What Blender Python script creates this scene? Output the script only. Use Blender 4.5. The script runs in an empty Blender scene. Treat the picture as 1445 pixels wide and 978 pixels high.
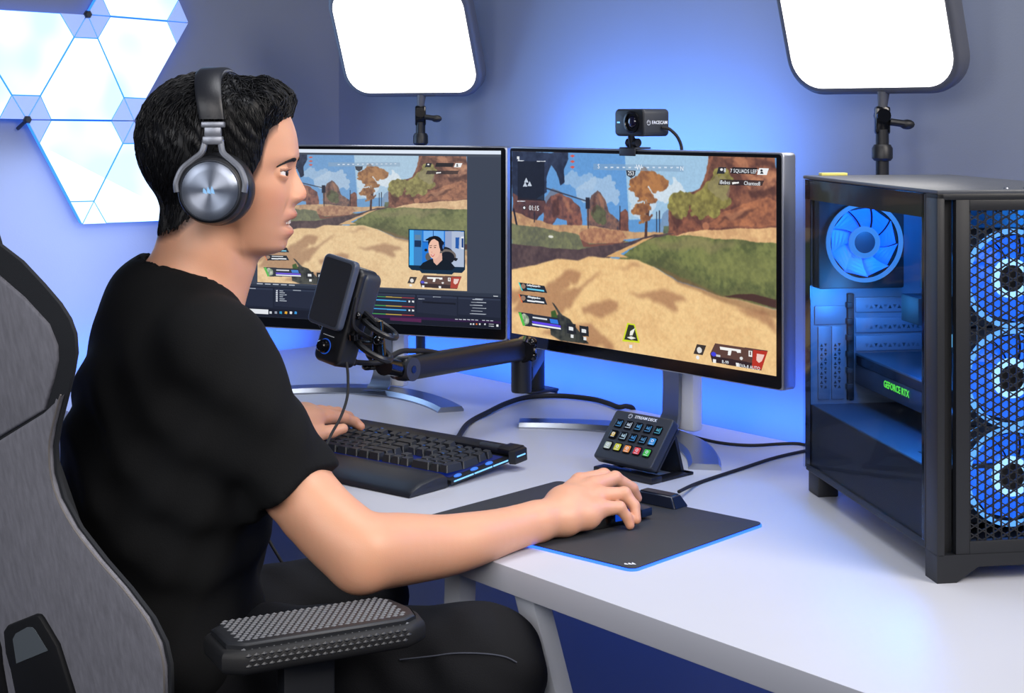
import bpy, bmesh, math, random
import numpy as np
from mathutils import Vector, Matrix, Euler
R_ = math.radians
SC = bpy.context.scene
COL = SC.collection
random.seed(7); RNG = np.random.default_rng(7)

# ---------------------------------------------------------------- camera (level, shifted lens)
CAMZ = 1.29; FPX = 2200.0; CX = 722.5; HY = 165.0
cam_d = bpy.data.cameras.new('camera'); cam = bpy.data.objects.new('camera', cam_d); COL.objects.link(cam)
cam.location = (0, 0, CAMZ); cam.rotation_euler = (R_(90), 0, 0)
cam_d.sensor_width = 36; cam_d.lens = FPX/1445*36; cam_d.shift_y = -(489-HY)/1445; cam_d.clip_start = .05
SC.camera = cam
def at(px, py, d):
    "world point that the photograph shows at (px, py), d metres in front of the lens"
    return Vector(((px-CX)/FPX*d, d, CAMZ-(py-HY)/FPX*d))
# ---------------------------------------------------------------- world, exposure, added fills and room lights
SC.view_settings.view_transform = 'Standard'; SC.view_settings.look = 'None'
SC.view_settings.gamma = 1; SC.view_settings.exposure = 0.0
w_ = bpy.data.worlds.new('world'); SC.world = w_; w_.use_nodes = True
w_.node_tree.nodes['Background'].inputs[0].default_value = (.55, .66, 1, 1)
w_.node_tree.nodes['Background'].inputs[1].default_value = .11
def area(name, loc, target, size, power, col, sy=None, spread=180):
    l = bpy.data.lights.new(name, 'AREA'); l.energy = power; l.color = col; l.size = size
    if sy: l.shape = 'RECTANGLE'; l.size_y = sy
    l.spread = R_(spread)
    o = bpy.data.objects.new(name, l); COL.objects.link(o); o.location = loc
    o.rotation_euler = (Vector(target)-Vector(loc)).to_track_quat('-Z', 'Y').to_euler()
    return o
def point(name, loc, power, col, r=.02):
    l = bpy.data.lights.new(name, 'POINT'); l.energy = power; l.color = col; l.shadow_soft_size = r
    o = bpy.data.objects.new(name, l); COL.objects.link(o); o.location = loc; return o
BLUE = (.02, .15, 1); Z_ = Vector((0, 0, 1))
V = Vector((.774, .634, 0)); U = Vector((-.634, .774, 0))      # outward of the right wall, outward of the left wall
D0 = Vector((-.448, 3.758, 0))                                   # desk corner at the back
WC = D0 + .104*(V+U)                                             # wall corner
area('added_key', (1.55, .9, 2.3), (-.15, 2.05, .95), 1.0, 15.5, (1, .93, .86), spread=95)  # unseen soft key, added to light the face and desk
area('front_fill', (-.2, -.4, 2.0), (-.1, 2.0, .9), 1.1, 6, (1, .95, .92), spread=80)  # added fill from the front, no fixture modelled
area('top_fill', (.3, 2.1, 2.75), (.3, 2.1, .7), 1.1, 11, (.95, .96, 1), spread=110)  # added overhead fill that brightens the desk
area('left_fill', (-1.75, -.1, 1.9), (-.6, 1.8, .9), 1.0, 6.5, (.96, .97, 1), spread=100)  # added fill that lifts the dark chair back and shirt
def strip_light(name, a, b, z, power, tgt, col=BLUE, sy=.03, spread=160):
    m = (a+b)/2; m.z = z
    l = bpy.data.lights.new(name, 'AREA'); l.energy = power; l.color = col; l.shape = 'RECTANGLE'
    l.size = (b-a).length; l.size_y = sy; l.spread = R_(spread)
    o = bpy.data.objects.new(name, l); COL.objects.link(o); o.location = m
    zdir = -(Vector(tgt)).normalized(); x = (b-a).normalized(); y = zdir.cross(x)
    o.matrix_world = Matrix((x, y, zdir)).transposed().to_4x4(); o.location = m
    return o
strip_light('led_wash_right', D0+.03*V, D0-2.6*U+.03*V, .735, 7, V*.8+Vector((0, 0, .45)))
strip_light('led_wash_left', D0+.03*U, D0-1.6*V+.03*U, .735, 4.5, U*.8+Vector((0, 0, .45)))
p = D0-.85*U-.06*V
strip_light('wall_wash_fill', D0-.75*U-.06*V, D0-1.35*U-.06*V, 1.16, 3.4, V*.75+Z_*.65, (.10, .30, 1), .06, 140)  # added area light for the blue wash high on the wall
area('under_desk_glow', tuple(WC-1.2*U-.35*V+Vector((0, 0, .62))), tuple(WC-1.2*U-.3*V), .9, 2.6, (.02, .14, 1))

# ---------------------------------------------------------------- materials
def lin(c):
    return tuple(((x/255)/12.92 if x/255 <= .04045 else ((x/255+.055)/1.055)**2.4) for x in c)
def mat(name, rgb, rough=.5, metal=0., emit=None, es=0., spec=.5, bump=0., bscale=400., vary=0., vscale=30., coat=0., sss=0., stretch=None, attr=False, img=None, aniso=0., kind='noise'):
    m = bpy.data.materials.new(name); m.use_nodes = True; nt = m.node_tree; N = nt.nodes; L = nt.links
    b = N['Principled BSDF']; c = lin(rgb)
    b.inputs['Base Color'].default_value = (*c, 1); b.inputs['Roughness'].default_value = rough
    b.inputs['Metallic'].default_value = metal; b.inputs['Specular IOR Level'].default_value = spec
    b.inputs['Coat Weight'].default_value = coat; b.inputs['Anisotropic'].default_value = aniso
    if sss:
        b.inputs['Subsurface Weight'].default_value = sss; b.inputs['Subsurface Radius'].default_value = (1, .35, .2); b.inputs['Subsurface Scale'].default_value = .006
    if emit: b.inputs['Emission Color'].default_value = (*lin(emit), 1); b.inputs['Emission Strength'].default_value = es
    if bump or vary:
        tc = N.new('ShaderNodeTexCoord'); mp = N.new('ShaderNodeMapping'); L.new(tc.outputs['Object'], mp.inputs[0])
        if stretch: mp.inputs['Scale'].default_value = stretch
    if bump:
        if kind == 'weave':
            t1 = N.new('ShaderNodeTexWave'); t1.inputs['Scale'].default_value = bscale; L.new(mp.outputs[0], t1.inputs[0]); t1.inputs['Distortion'].default_value = 1.5
            t2 = N.new('ShaderNodeTexWave'); t2.bands_direction = 'Z'; t2.inputs['Scale'].default_value = bscale; L.new(mp.outputs[0], t2.inputs[0]); t2.inputs['Distortion'].default_value = 1.5
            ad = N.new('ShaderNodeMath'); ad.operation = 'ADD'; L.new(t1.outputs[1], ad.inputs[0]); L.new(t2.outputs[1], ad.inputs[1]); out = ad.outputs[0]
        else:
            t = N.new('ShaderNodeTexNoise'); t.inputs['Scale'].default_value = bscale; t.inputs['Detail'].default_value = 4; L.new(mp.outputs[0], t.inputs[0]); out = t.outputs[0]
        bp = N.new('ShaderNodeBump'); bp.inputs['Strength'].default_value = bump; bp.inputs['Distance'].default_value = .001
        L.new(out, bp.inputs['Height']); L.new(bp.outputs[0], b.inputs['Normal'])
    if vary or attr:
        mx = N.new('ShaderNodeMix'); mx.data_type = 'RGBA'; mx.blend_type = 'MULTIPLY'; mx.inputs[0].default_value = 1
        mx.inputs[6].default_value = (*c, 1)
        if attr:
            at_ = N.new('ShaderNodeAttribute'); at_.attribute_name = 'Col'; L.new(at_.outputs[0], mx.inputs[7])
        else:
            t = N.new('ShaderNodeTexNoise'); t.inputs['Scale'].default_value = vscale; t.inputs['Detail'].default_value = 5; L.new(mp.outputs[0], t.inputs[0])
            r = N.new('ShaderNodeMapRange'); r.inputs[3].default_value = 1-vary; r.inputs[4].default_value = 1+vary; r.inputs[1].default_value = .3; r.inputs[2].default_value = .7
            L.new(t.outputs[0], r.inputs[0]); L.new(r.outputs[0], mx.inputs[7])
        L.new(mx.outputs[2], b.inputs['Base Color'])
    return m
def emat(name, rgb, s):
    return mat(name, (10, 10, 12), .6, emit=rgb, es=s)
M = {}
M['wall'] = mat('painted_wall', (134, 141, 156), .85, bump=.15, bscale=300, vary=.03, vscale=3)
M['floor'] = mat('dark_floor', (52, 58, 76), .7, vary=.1, vscale=6)
M['desk'] = mat('desk_laminate', (188, 191, 201), .38, vary=.02, vscale=3, bump=.03, bscale=900)
M['desk_edge'] = mat('desk_leg_paint', (190, 195, 205), .5)
M['black'] = mat('black_plastic', (19, 21, 26), .42, bump=.08, bscale=1500)
M['black_matte'] = mat('matte_black', (14, 15, 18), .65, bump=.1, bscale=900)
M['black_gloss'] = mat('gloss_black', (9, 10, 14), .14)
M['darkgrey'] = mat('dark_grey_plastic', (44, 48, 56), .45, bump=.05, bscale=1200)
M['steel'] = mat('brushed_steel', (150, 155, 165), .3, 1., bump=.06, bscale=300, stretch=(1, 1, 12))
M['silver'] = mat('silver_paint', (170, 174, 184), .33, .85)
M['white'] = mat('white_plastic', (225, 228, 235), .4)
M['rubber'] = mat('black_rubber', (10, 10, 12), .7)
M['frame'] = mat('lamp_frame', (84, 87, 96), .5)
M['lamp_on'] = emat('lamp_diffuser', (255, 253, 250), 3.2)
M['tri_on'] = None
M['tri_corner'] = mat('panel_corner', (190, 205, 235), .4, emit=(120, 160, 235), es=.55)
M['led'] = emat('blue_led', (30, 100, 255), 9)
M['led_soft'] = emat('blue_led_soft', (40, 110, 255), 1.6)
M['led_line'] = emat('pale_led', (120, 190, 255), 1.6)
M['hub_ring'] = emat('fan_hub_ring', (150, 205, 255), 1.5)
M['fan_ring'] = emat('fan_outer_ring', (95, 165, 255), 1.25)
M['fan_blade'] = mat('fan_blade', (60, 120, 220), .35, emit=(10, 90, 235), es=.9)  # blade plastic emits in place of LED light passing through it
M['rear_ring'] = emat('rear_fan_ring', (70, 150, 245), .85)
M['rear_blade'] = mat('rear_fan_blade', (60, 120, 220), .4, emit=(18, 84, 190), es=.55)  # rear blades likewise carry the LED light as emission
M['case_steel'] = mat('case_inner_steel', (100, 110, 125), .5, .3)
M['green_on'] = emat('green_led', (90, 220, 60), 1.3)
M['ram_on'] = emat('cyan_led', (110, 195, 250), 1.0)
M['skin'] = mat('skin', (212, 158, 127), .46, sss=.18, attr=True, bump=.12, bscale=700)
M['hair'] = mat('black_hair', (9, 10, 14), .46, spec=.38)
M['shirt'] = mat('black_cotton', (13, 14, 16), .9, spec=.2, bump=.25, bscale=500)
M['jeans'] = mat('black_denim', (17, 18, 22), .85, spec=.2, bump=.3, bscale=600)
M['chair_grey'] = mat('chair_fabric', (124, 124, 132), .9, spec=.2, bump=.5, bscale=420, vary=.14, vscale=150, stretch=(1, 1, .22))
M['chair_dark'] = mat('chair_dark_fabric', (42, 44, 48), .9, spec=.2, bump=.4, bscale=700)
M['eye_white'] = mat('eye_white', (225, 222, 220), .15)
M['iris'] = mat('iris', (35, 22, 16), .12)
M['teeth'] = mat('teeth', (235, 230, 222), .25)
M['mouth'] = mat('mouth_inside', (70, 25, 25), .5)
M['txt'] = mat('white_print', (200, 205, 215), .5, emit=(200, 205, 215), es=.25)
M['txt_lit'] = emat('lit_print', (150, 205, 255), .9)
M['yellow'] = mat('yellow_sticker', (225, 215, 120), .5)
M['disc'] = mat('spun_metal', (150, 156, 168), .32, 1., aniso=.9)
M['pcb'] = mat('circuit_board', (18, 24, 32), .5, vary=.3, vscale=80)
M['lens'] = mat('lens_glass', (12, 10, 40), .05, coat=1.)

# ---------------------------------------------------------------- object helpers
def link(o): COL.objects.link(o); return o
def setp(o, label=None, cat=None, group=None, kind=None):
    if label: o['label'] = label
    if cat: o['category'] = cat
    if group: o['group'] = group
    if kind: o['kind'] = kind
    return o
ROOTM = {}
def thing(name, label, cat, loc=(0, 0, 0), rotz=0, group=None):
    o = bpy.data.objects.new(name, None); link(o); o.empty_display_size = .05
    Mx = Matrix.Translation(Vector(loc)) @ Matrix.Rotation(rotz, 4, 'Z')
    o.matrix_world = Mx; ROOTM[o.name] = Mx
    return setp(o, label, cat, group)
class MB:
    def __init__(s): s.bm = bmesh.new(); s.mi = 0
    def _add(s, vs, fs):
        vv = [s.bm.verts.new(v) for v in vs]
        for f in fs:
            try: fc = s.bm.faces.new([vv[i] for i in f]); fc.material_index = s.mi
            except ValueError: pass
        return vv
    def raw(s, vs, fs): s._add(vs, fs); return s
    def box(s, lo, hi, bev=0., seg=2, Mx=None):
        t = bmesh.new(); bmesh.ops.create_cube(t, size=1)
        lo = Vector(lo); hi = Vector(hi)
        for v in t.verts: v.co = Vector((lo[i]+(v.co[i]+.5)*(hi[i]-lo[i]) for i in range(3)))
        if bev: bmesh.ops.bevel(t, geom=list(t.edges), offset=bev, segments=seg, affect='EDGES', profile=.5)
        s._merge(t, Mx); return s
    def _merge(s, t, Mx=None):
        t.verts.index_update()
        vs = [(Mx @ v.co if Mx else v.co.copy()) for v in t.verts]
        fs = [[v.index for v in f.verts] for f in t.faces]; t.free(); s._add(vs, fs)
    def lathe(s, prof, Mx=None, n=32, cap=True):
        vs = []; fs = []
        for r, z in prof:
            for k in range(n):
                a = 2*math.pi*k/n; vs.append(Vector((r*math.cos(a), r*math.sin(a), z)))
        m = len(prof)
        for i in range(m-1):
            for k in range(n):
                fs.append((i*n+k, i*n+(k+1) % n, (i+1)*n+(k+1) % n, (i+1)*n+k))
        if cap: fs.append(tuple(range(n-1, -1, -1))); fs.append(tuple((m-1)*n+k for k in range(n)))
        s._add([Mx @ v for v in vs] if Mx else vs, fs); return s
    def tube(s, pts, r, n=10, cap=True, sx=1.):
        pts = [Vector(p) for p in pts]; vs = []; fs = []
        rr = r if isinstance(r, (list, tuple)) else [r]*len(pts)
        t0 = (pts[1]-pts[0]).normalized(); up = Vector((0, 0, 1)) if abs(t0.z) < .9 else Vector((0, 1, 0))
        nx = t0.cross(up).normalized()
        for i, p in enumerate(pts):
            t = (pts[min(i+1, len(pts)-1)]-pts[max(i-1, 0)]).normalized()
            nx = (nx-t*nx.dot(t)).normalized(); ny = t.cross(nx)
            for k in range(n):
                a = 2*math.pi*k/n; vs.append(p+rr[i]*(nx*math.cos(a)*sx+ny*math.sin(a)))
        for i in range(len(pts)-1):
            for k in range(n): fs.append((i*n+k, i*n+(k+1) % n, (i+1)*n+(k+1) % n, (i+1)*n+k))
        if cap: fs.append(tuple(range(n-1, -1, -1))); fs.append(tuple((len(pts)-1)*n+k for k in range(n)))
        s._add(vs, fs); return s
    def prism(s, poly, h0, h1, Mx=None, bev=0., seg=2):
        t = bmesh.new(); a = [t.verts.new((x, y, h0)) for x, y in poly]; b = [t.verts.new((x, y, h1)) for x, y in poly]
        n = len(poly); t.faces.new(a[::-1]); top = t.faces.new(b)
        for i in range(n): t.faces.new((a[i], a[(i+1) % n], b[(i+1) % n], b[i]))
        bmesh.ops.recalc_face_normals(t, faces=list(t.faces))
        if bev:
            t.faces.ensure_lookup_table()
            bmesh.ops.bevel(t, geom=[e for f in (t.faces[0], t.faces[1]) for e in f.edges], offset=bev, segments=seg, affect='EDGES', profile=.5)
        s._merge(t, Mx); return s
    def sphere(s, c, r, n=16, Mx=None, sc=(1, 1, 1)):
        t = bmesh.new(); bmesh.ops.create_uvsphere(t, u_segments=n, v_segments=max(6, n//2), radius=1)
        for v in t.verts: v.co = Vector(c)+Vector((v.co.x*r*sc[0], v.co.y*r*sc[1], v.co.z*r*sc[2]))
        s._merge(t, Mx); return s
    def build(s, name, mats, parent=None, smooth=True, Mo=None, sharp=35):
        me = bpy.data.meshes.new(name); s.bm.normal_update(); s.bm.to_mesh(me); s.bm.free()
        for m in (mats if isinstance(mats, (list, tuple)) else [mats]): me.materials.append(M[m] if isinstance(m, str) else m)
        if smooth:
            me.shade_smooth(); me.set_sharp_from_angle(angle=R_(sharp))
        return place(name, me, parent, Mo)
def place(name, me, parent=None, Mo=None):
    o = bpy.data.objects.new(name, me); link(o); Mo = Mo or Matrix.Identity(4)
    if parent is not None:
        o.parent = parent; o.matrix_parent_inverse = ROOTM[parent.name].inverted()
    o.matrix_basis = Mo; ROOTM[o.name] = Mo
    return o
def frame(o, x, y, z):
    m = Matrix((Vector(x), Vector(y), Vector(z))).transposed().to_4x4(); m.translation = Vector(o); return m
def rrect(w, h, r, n=6, cx=0., cy=0.):
    P_ = []
    for sx, sy, a0 in ((1, 1, 0), (-1, 1, 90), (-1, -1, 180), (1, -1, 270)):
        for k in range(n+1):
            a = R_(a0+90*k/n); P_.append((cx+sx*(w/2-r)+r*math.cos(a), cy+sy*(h/2-r)+r*math.sin(a)))
    return P_
def smoothpath(pts, n=8):
    pts = [Vector(p) for p in pts]; out = []
    for i in range(len(pts)-1):
        p0 = pts[max(i-1, 0)]; p1 = pts[i]; p2 = pts[i+1]; p3 = pts[min(i+2, len(pts)-1)]
        for k in range(n):
            t = k/n; out.append(.5*((2*p1)+(-p0+p2)*t+(2*p0-5*p1+4*p2-p3)*t*t+(-p0+3*p1-3*p2+p3)*t**3))
    out.append(pts[-1]); return out
def text(s_, size, Mx, m, parent, name='lettering', ext=.0002, align='CENTER', bold=0.):
    c = bpy.data.curves.new(name, 'FONT'); c.body = s_; c.size = size; c.extrude = ext; c.align_x = align; c.align_y = 'CENTER'; c.resolution_u = 2; c.offset = bold
    o = bpy.data.objects.new('tmp', c); link(o); bpy.context.view_layer.update()
    me = bpy.data.meshes.new_from_object(o.evaluated_get(bpy.context.evaluated_depsgraph_get())); bpy.data.objects.remove(o); bpy.data.curves.remove(c)
    me.name = name; me.materials.clear(); me.materials.append(M[m] if isinstance(m, str) else m)
    return place(name, me, parent, Mx)
Z = Vector((0, 0, 1))
# ---------------------------------------------------------------- the room
DESKZ = .74
def wall(name, a, b, out, z0=0, z1=2.9, th=.1):
    m = MB(); a = Vector((a.x, a.y, 0)); b = Vector((b.x, b.y, 0)); o = out*th
    m.raw([a+Z*z0, b+Z*z0, b+Z*z1, a+Z*z1, a+o+Z*z0, b+o+Z*z0, b+o+Z*z1, a+o+Z*z1], [(0, 1, 2, 3), (7, 6, 5, 4), (0, 4, 5, 1), (3, 2, 6, 7), (1, 5, 6, 2), (0, 3, 7, 4)])
    return setp(m.build(name, 'wall', smooth=False), kind='structure')
wall('wall_left', WC+.1*V, WC-3.4*V, U)
wall('wall_right', WC, WC-4.2*U, V)
m = MB(); m.box((-4.5, -1.5, -.06), (4.2, 5.2, 0)); setp(m.build('floor', 'floor', smooth=False), kind='structure')

# ---------------------------------------------------------------- desk
DM = frame(D0, -U, -V, Vector((0, 0, -1)))        # x along the right wall, y towards the sitter, z down
DT = frame((D0.x, D0.y, DESKZ), -U, -V, Z)        # mirrored on purpose only for coordinates
def dk(x, y, z=0): return D0-x*U-y*V+Z*z
desk = thing('desk', 'long white desk along the right wall carrying monitors, keyboard and computer', 'desk', dk(1.4, .4))
m = MB(); c = [dk(0, 0), dk(2.9, 0), dk(2.9, .83), dk(0, .83)]
m.prism([(p.x, p.y) for p in c], DESKZ-.033, DESKZ, bev=.0012); m.build('tabletop', 'desk', desk)
def leg(p0, p1, name='leg', r=.017):
    m = MB(); p0 = Vector(p0); p1 = Vector(p1); d = (p1-p0).normalized(); x = d.cross(V).normalized(); y = d.cross(x)
    m.box((-r, -r*.8, 0), (r, r*.8, (p1-p0).length), .002, Mx=frame(p0, x, y, d)); m.build(name, 'desk_edge', desk)
for xx in (1.565, 2.6):
    for yy in (.10, .79):
        leg(dk(xx-.03, yy, .0), dk(xx-.0, yy, .706)); leg(dk(xx+.44, yy, 0), dk(xx+.14, yy, .706))
    leg(dk(xx+.02, .10, .25), dk(xx+.02, .70, .25), 'crossbar'); leg(dk(xx+.0, .1, .69), dk(xx, .7, .69), 'crossbar')
strip1 = MB(); strip1.box((0, 0, 0), (2.7, .004, .012), Mx=frame(dk(.03, -.001, .718), -U, V, Z)); setp(strip1.build('led_strip', 'led', smooth=False), 'blue light strip along the back edge of the desk facing the right wall', 'light strip')
strip1 = MB(); strip1.box((0, 0, 0), (.78, .004, .012), Mx=frame(dk(-.001, .03, .718), -V, U, Z)); setp(strip1.build('led_strip', 'led', smooth=False), 'short blue light strip on the desk end facing the left wall', 'light strip')

# ---------------------------------------------------------------- triangular light panels on the left wall
def tri_mat():
    m = bpy.data.materials.new('lit_panel'); m.use_nodes = True; nt = m.node_tree; b = nt.nodes['Principled BSDF']
    tc = nt.nodes.new('ShaderNodeTexCoord'); t = nt.nodes.new('ShaderNodeTexNoise'); t.inputs['Scale'].default_value = 7; t.inputs['Detail'].default_value = 1
    cr = nt.nodes.new('ShaderNodeValToRGB'); cr.color_ramp.elements[0].position = .36; cr.color_ramp.elements[1].position = .62
    cr.color_ramp.elements[0].color = (*lin((180, 220, 252)), 1); cr.color_ramp.elements[1].color = (*lin((238, 248, 255)), 1)
    nt.links.new(tc.outputs['Object'], t.inputs[0]); nt.links.new(t.outputs[0], cr.inputs[0]); nt.links.new(cr.outputs[0], b.inputs['Emission Color'])
    b.inputs['Emission Strength'].default_value = 1.08; b.inputs['Base Color'].default_value = (.5, .6, .8, 1); return m
M['tri_on'] = tri_mat(); M['tri_edge'] = emat('panel_edge_glow', (40, 115, 255), 2.2)
pg_ = WC-.70*V-.10*U+Vector((0, 0, 1.38)); area('light_panel_glow', tuple(pg_), tuple(pg_-U), .7, 4, (.35, .6, 1)); area('light_panel_halo', tuple(WC-.75*V-.16*U+Vector((0, 0, 1.0))), tuple(WC-.8*V+Vector((0, 0, .9))), .5, 2.2, (.5, .62, 1))
def wl(s, z, off=0.): return Vector((WC.x, WC.y, 0))-s*V-off*U+Z*z
PA = {'A': (.678, 1.517), 'D': (.566, 1.281), 'C': (.816, 1.284), 'E': (.690, 1.052), 'B': (.43, 1.508), 'G': (.545, 1.745), 'F': (.43, 1.05), 'H': (.965, 1.522), 'I': (1.09, 1.29), 'J': (.815, 1.755)}
PAN = [('ACD', 'upright one in the middle'), ('ABD', 'downward pointing, at the right of the upper row'),
       ('CDE', 'pointing down at the lower left corner'), ('DFE', 'lowest one half hidden behind the head'),
       ('HAC', 'pointing down at upper left'), ('HCI', 'upright sliver at the left picture edge'), ('GAB', 'topmost, cut by the upper picture edge')]
for k, lab in PAN:
    P3 = [Vector((PA[c][0], PA[c][1], 0)) for c in k]; cen = (P3[0]+P3[1]+P3[2])/3
    root = thing('light_panel', 'glowing pale blue triangular wall light, '+lab, 'wall light', wl(cen.x, cen.y, .01), 0, 'triangular light panels on the left wall')
    Fm = frame(wl(0, 0), -V, Z, -U)            # x = s, y = z, z = out of the wall
    P3 = [cen+(p-cen)*.985 for p in P3]
    m = MB(); m.prism([(p.x, p.y) for p in P3], .012, .026, Mx=Fm); m.build('housing', 'tri_edge', root, smooth=False)
    m = MB(); hexa = []
    for i in range(3):
        p, a, b = P3[i], P3[(i+1) % 3], P3[(i+2) % 3]
        hexa += [p+(b-p)*.215, p+(a-p)*.215]
    q = cen; m.prism([((q+(h-q)*.985).x, (q+(h-q)*.985).y) for h in hexa], .0262, .029, Mx=Fm); m.build('diffuser', M['tri_on'], root, smooth=False)
    for i in range(3):
        p, a, b = P3[i], P3[(i+1) % 3], P3[(i+2) % 3]
        m = MB(); m.prism([(p.x, p.y), ((p+(a-p)*.21).x, (p+(a-p)*.21).y), ((p+(b-p)*.21).x, (p+(b-p)*.21).y)], .0262, .0285, Mx=Fm); m.build('corner', 'tri_corner', root, smooth=False)
for c, lab in (('A', 'small grey connector knob at the upper junction of the light panels'), ('C', 'small grey connector knob at the left junction of the light panels')):
    m = MB(); m.lathe([(.009, .0262), (.009, .034), (.006, .037)], Mx=frame(wl(*PA[c]), -V, Z, -U), n=6); m.tube([wl(PA[c][0], PA[c][1], .03), wl(PA[c][0]+.012, PA[c][1]-.02, .006)], .004, 6)
    setp(m.build('connector_knob', 'darkgrey'), lab, 'connector')
# ---------------------------------------------------------------- studio lamps clamped on the desk back edge
def studio_light(label, px, yedge, nh, tilt, w, h, zb, rc, cxoff):
    d = 1210/(yedge-HY); X = (px-CX)/FPX*d; base = Vector((X, d, DESKZ)); nh = Vector((nh[0], nh[1], 0)).normalized()
    root = thing('studio_light', label, 'studio light', base, 0, 'square studio lights on desk poles')
    ptop = Vector((X, d, zb-.055))
    m = MB(); m.tube([base+Z*.0125, ptop], .0105, 16); m.build('pole', 'black', root)
    m = MB(); m.box((-.03, -.035, .0006), (.03, .018, .012), .003, Mx=frame(base, -U, V, Z)); m.box((-.03, .008, -.05), (.03, .018, .008), .002, Mx=frame(base, -U, V, Z)); m.box((-.02, -.035, -.05), (.02, .014, -.04), .002, Mx=frame(base, -U, V, Z)); m.build('desk_clamp', 'black', root)
    m = MB(); m.lathe([(.013, 0), (.0165, .004), (.0165, .02), (.013, .026)], Mx=Matrix.Translation(ptop-Z*.05), n=20); m.build('collar', 'black', root)
    m = MB(); m.box((-.012, -.008, 0), (.012, .008, .045), .004, Mx=frame(ptop-Z*.008, (1, 0, 0), (0, 1, 0), Z)); m.tube([ptop+Vector((0, -.014, .022)), ptop+Vector((0, .014, .022))], .011, 16); m.build('ball_head', 'black_gloss', root)
    k = MB(); k.tube([ptop+Vector((.01, -.012, .012)), ptop+Vector((.032, -.014, .009))], [.006, .006], 10); k.sphere(ptop+Vector((.036, -.014, .008)), .009, 10, sc=(1.4, .6, .9)); k.build('tilt_knob', 'black', root)
    m = MB(); m.tube([ptop+Z*.03, ptop+Vector((.002, 0, .06))], [.007, .010], 12); m.build('stem', 'frame', root)
    s, c = math.sin(tilt), math.cos(tilt); up = nh*s+Z*c; n = nh*c-Z*s; r = up.cross(n).normalized()
    cen = ptop+Z*.06+up*(h/2-.004)+r*cxoff
    F = frame(cen, r, up, n)
    m = MB(); m.prism(rrect(w, h, rc, 10), -.028, .006, Mx=F, bev=.009, seg=4)
    m.build('lamp_frame', 'frame', root)
    m = MB(); m.prism(rrect(w-.026, h-.026, rc-.010, 10), .0, .0085, Mx=F, bev=.002); m.build('diffuser', 'lamp_on', root)
    return F
studio_light('square studio lamp on a pole behind the left monitor', 593.5, 515, (-.40, -.917), R_(24), .345, .27, 1.333, .06, -.012)
studio_light('square studio lamp on a pole behind the black computer', 1245, 651, (-.72, -.69), R_(17), .325, .30, 1.325, .062, -.01)

# ---------------------------------------------------------------- screen pictures (flat print of the screens)
def homog(src, dst):
    A = []; b = []
    for (x, y), (u, v) in zip(src, dst):
        A.append([x, y, 1, 0, 0, 0, -u*x, -u*y]); b.append(u); A.append([0, 0, 0, x, y, 1, -v*x, -v*y]); b.append(v)
    h = np.linalg.solve(np.array(A, float), np.array(b, float)); return np.append(h, 1).reshape(3, 3)
def hmap(H, pts):
    p = np.c_[np.array(pts, float), np.ones(len(pts))] @ H.T; return p[:, :2]/p[:, 2:]
def vnoise(w, h, cx, cy, seed):
    g = np.random.default_rng(seed).random((cy+2, cx+2)); X = np.linspace(0, cx, w, endpoint=False); Y = np.linspace(0, cy, h, endpoint=False)
    xi = X.astype(int); yi = Y.astype(int); fx = (X-xi); fy = (Y-yi); fx = fx*fx*(3-2*fx); fy = (fy*fy*(3-2*fy))[:, None]
    a = g[yi][:, xi]; b = g[yi][:, xi+1]; c = g[yi+1][:, xi]; d = g[yi+1][:, xi+1]
    return (a*(1-fx)+b*fx)*(1-fy)+(c*(1-fx)+d*fx)*fy
def fbm(w, h, cx, cy, seed, o=4): return sum(vnoise(w, h, cx*2**i, cy*2**i, seed+i)*.5**i for i in range(o))/sum(.5**i for i in range(o))
def blur(m, r):
    for _ in range(2):
        for axn in (0, 1):
            m = np.moveaxis(m, axn, 0); q = np.concatenate([np.repeat(m[:1], r+1, 0), m, np.repeat(m[-1:], r, 0)]); c = np.cumsum(q, 0); m = np.moveaxis((c[2*r+1:]-c[:-2*r-1])/(2*r+1), 0, axn)
    return m
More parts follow.
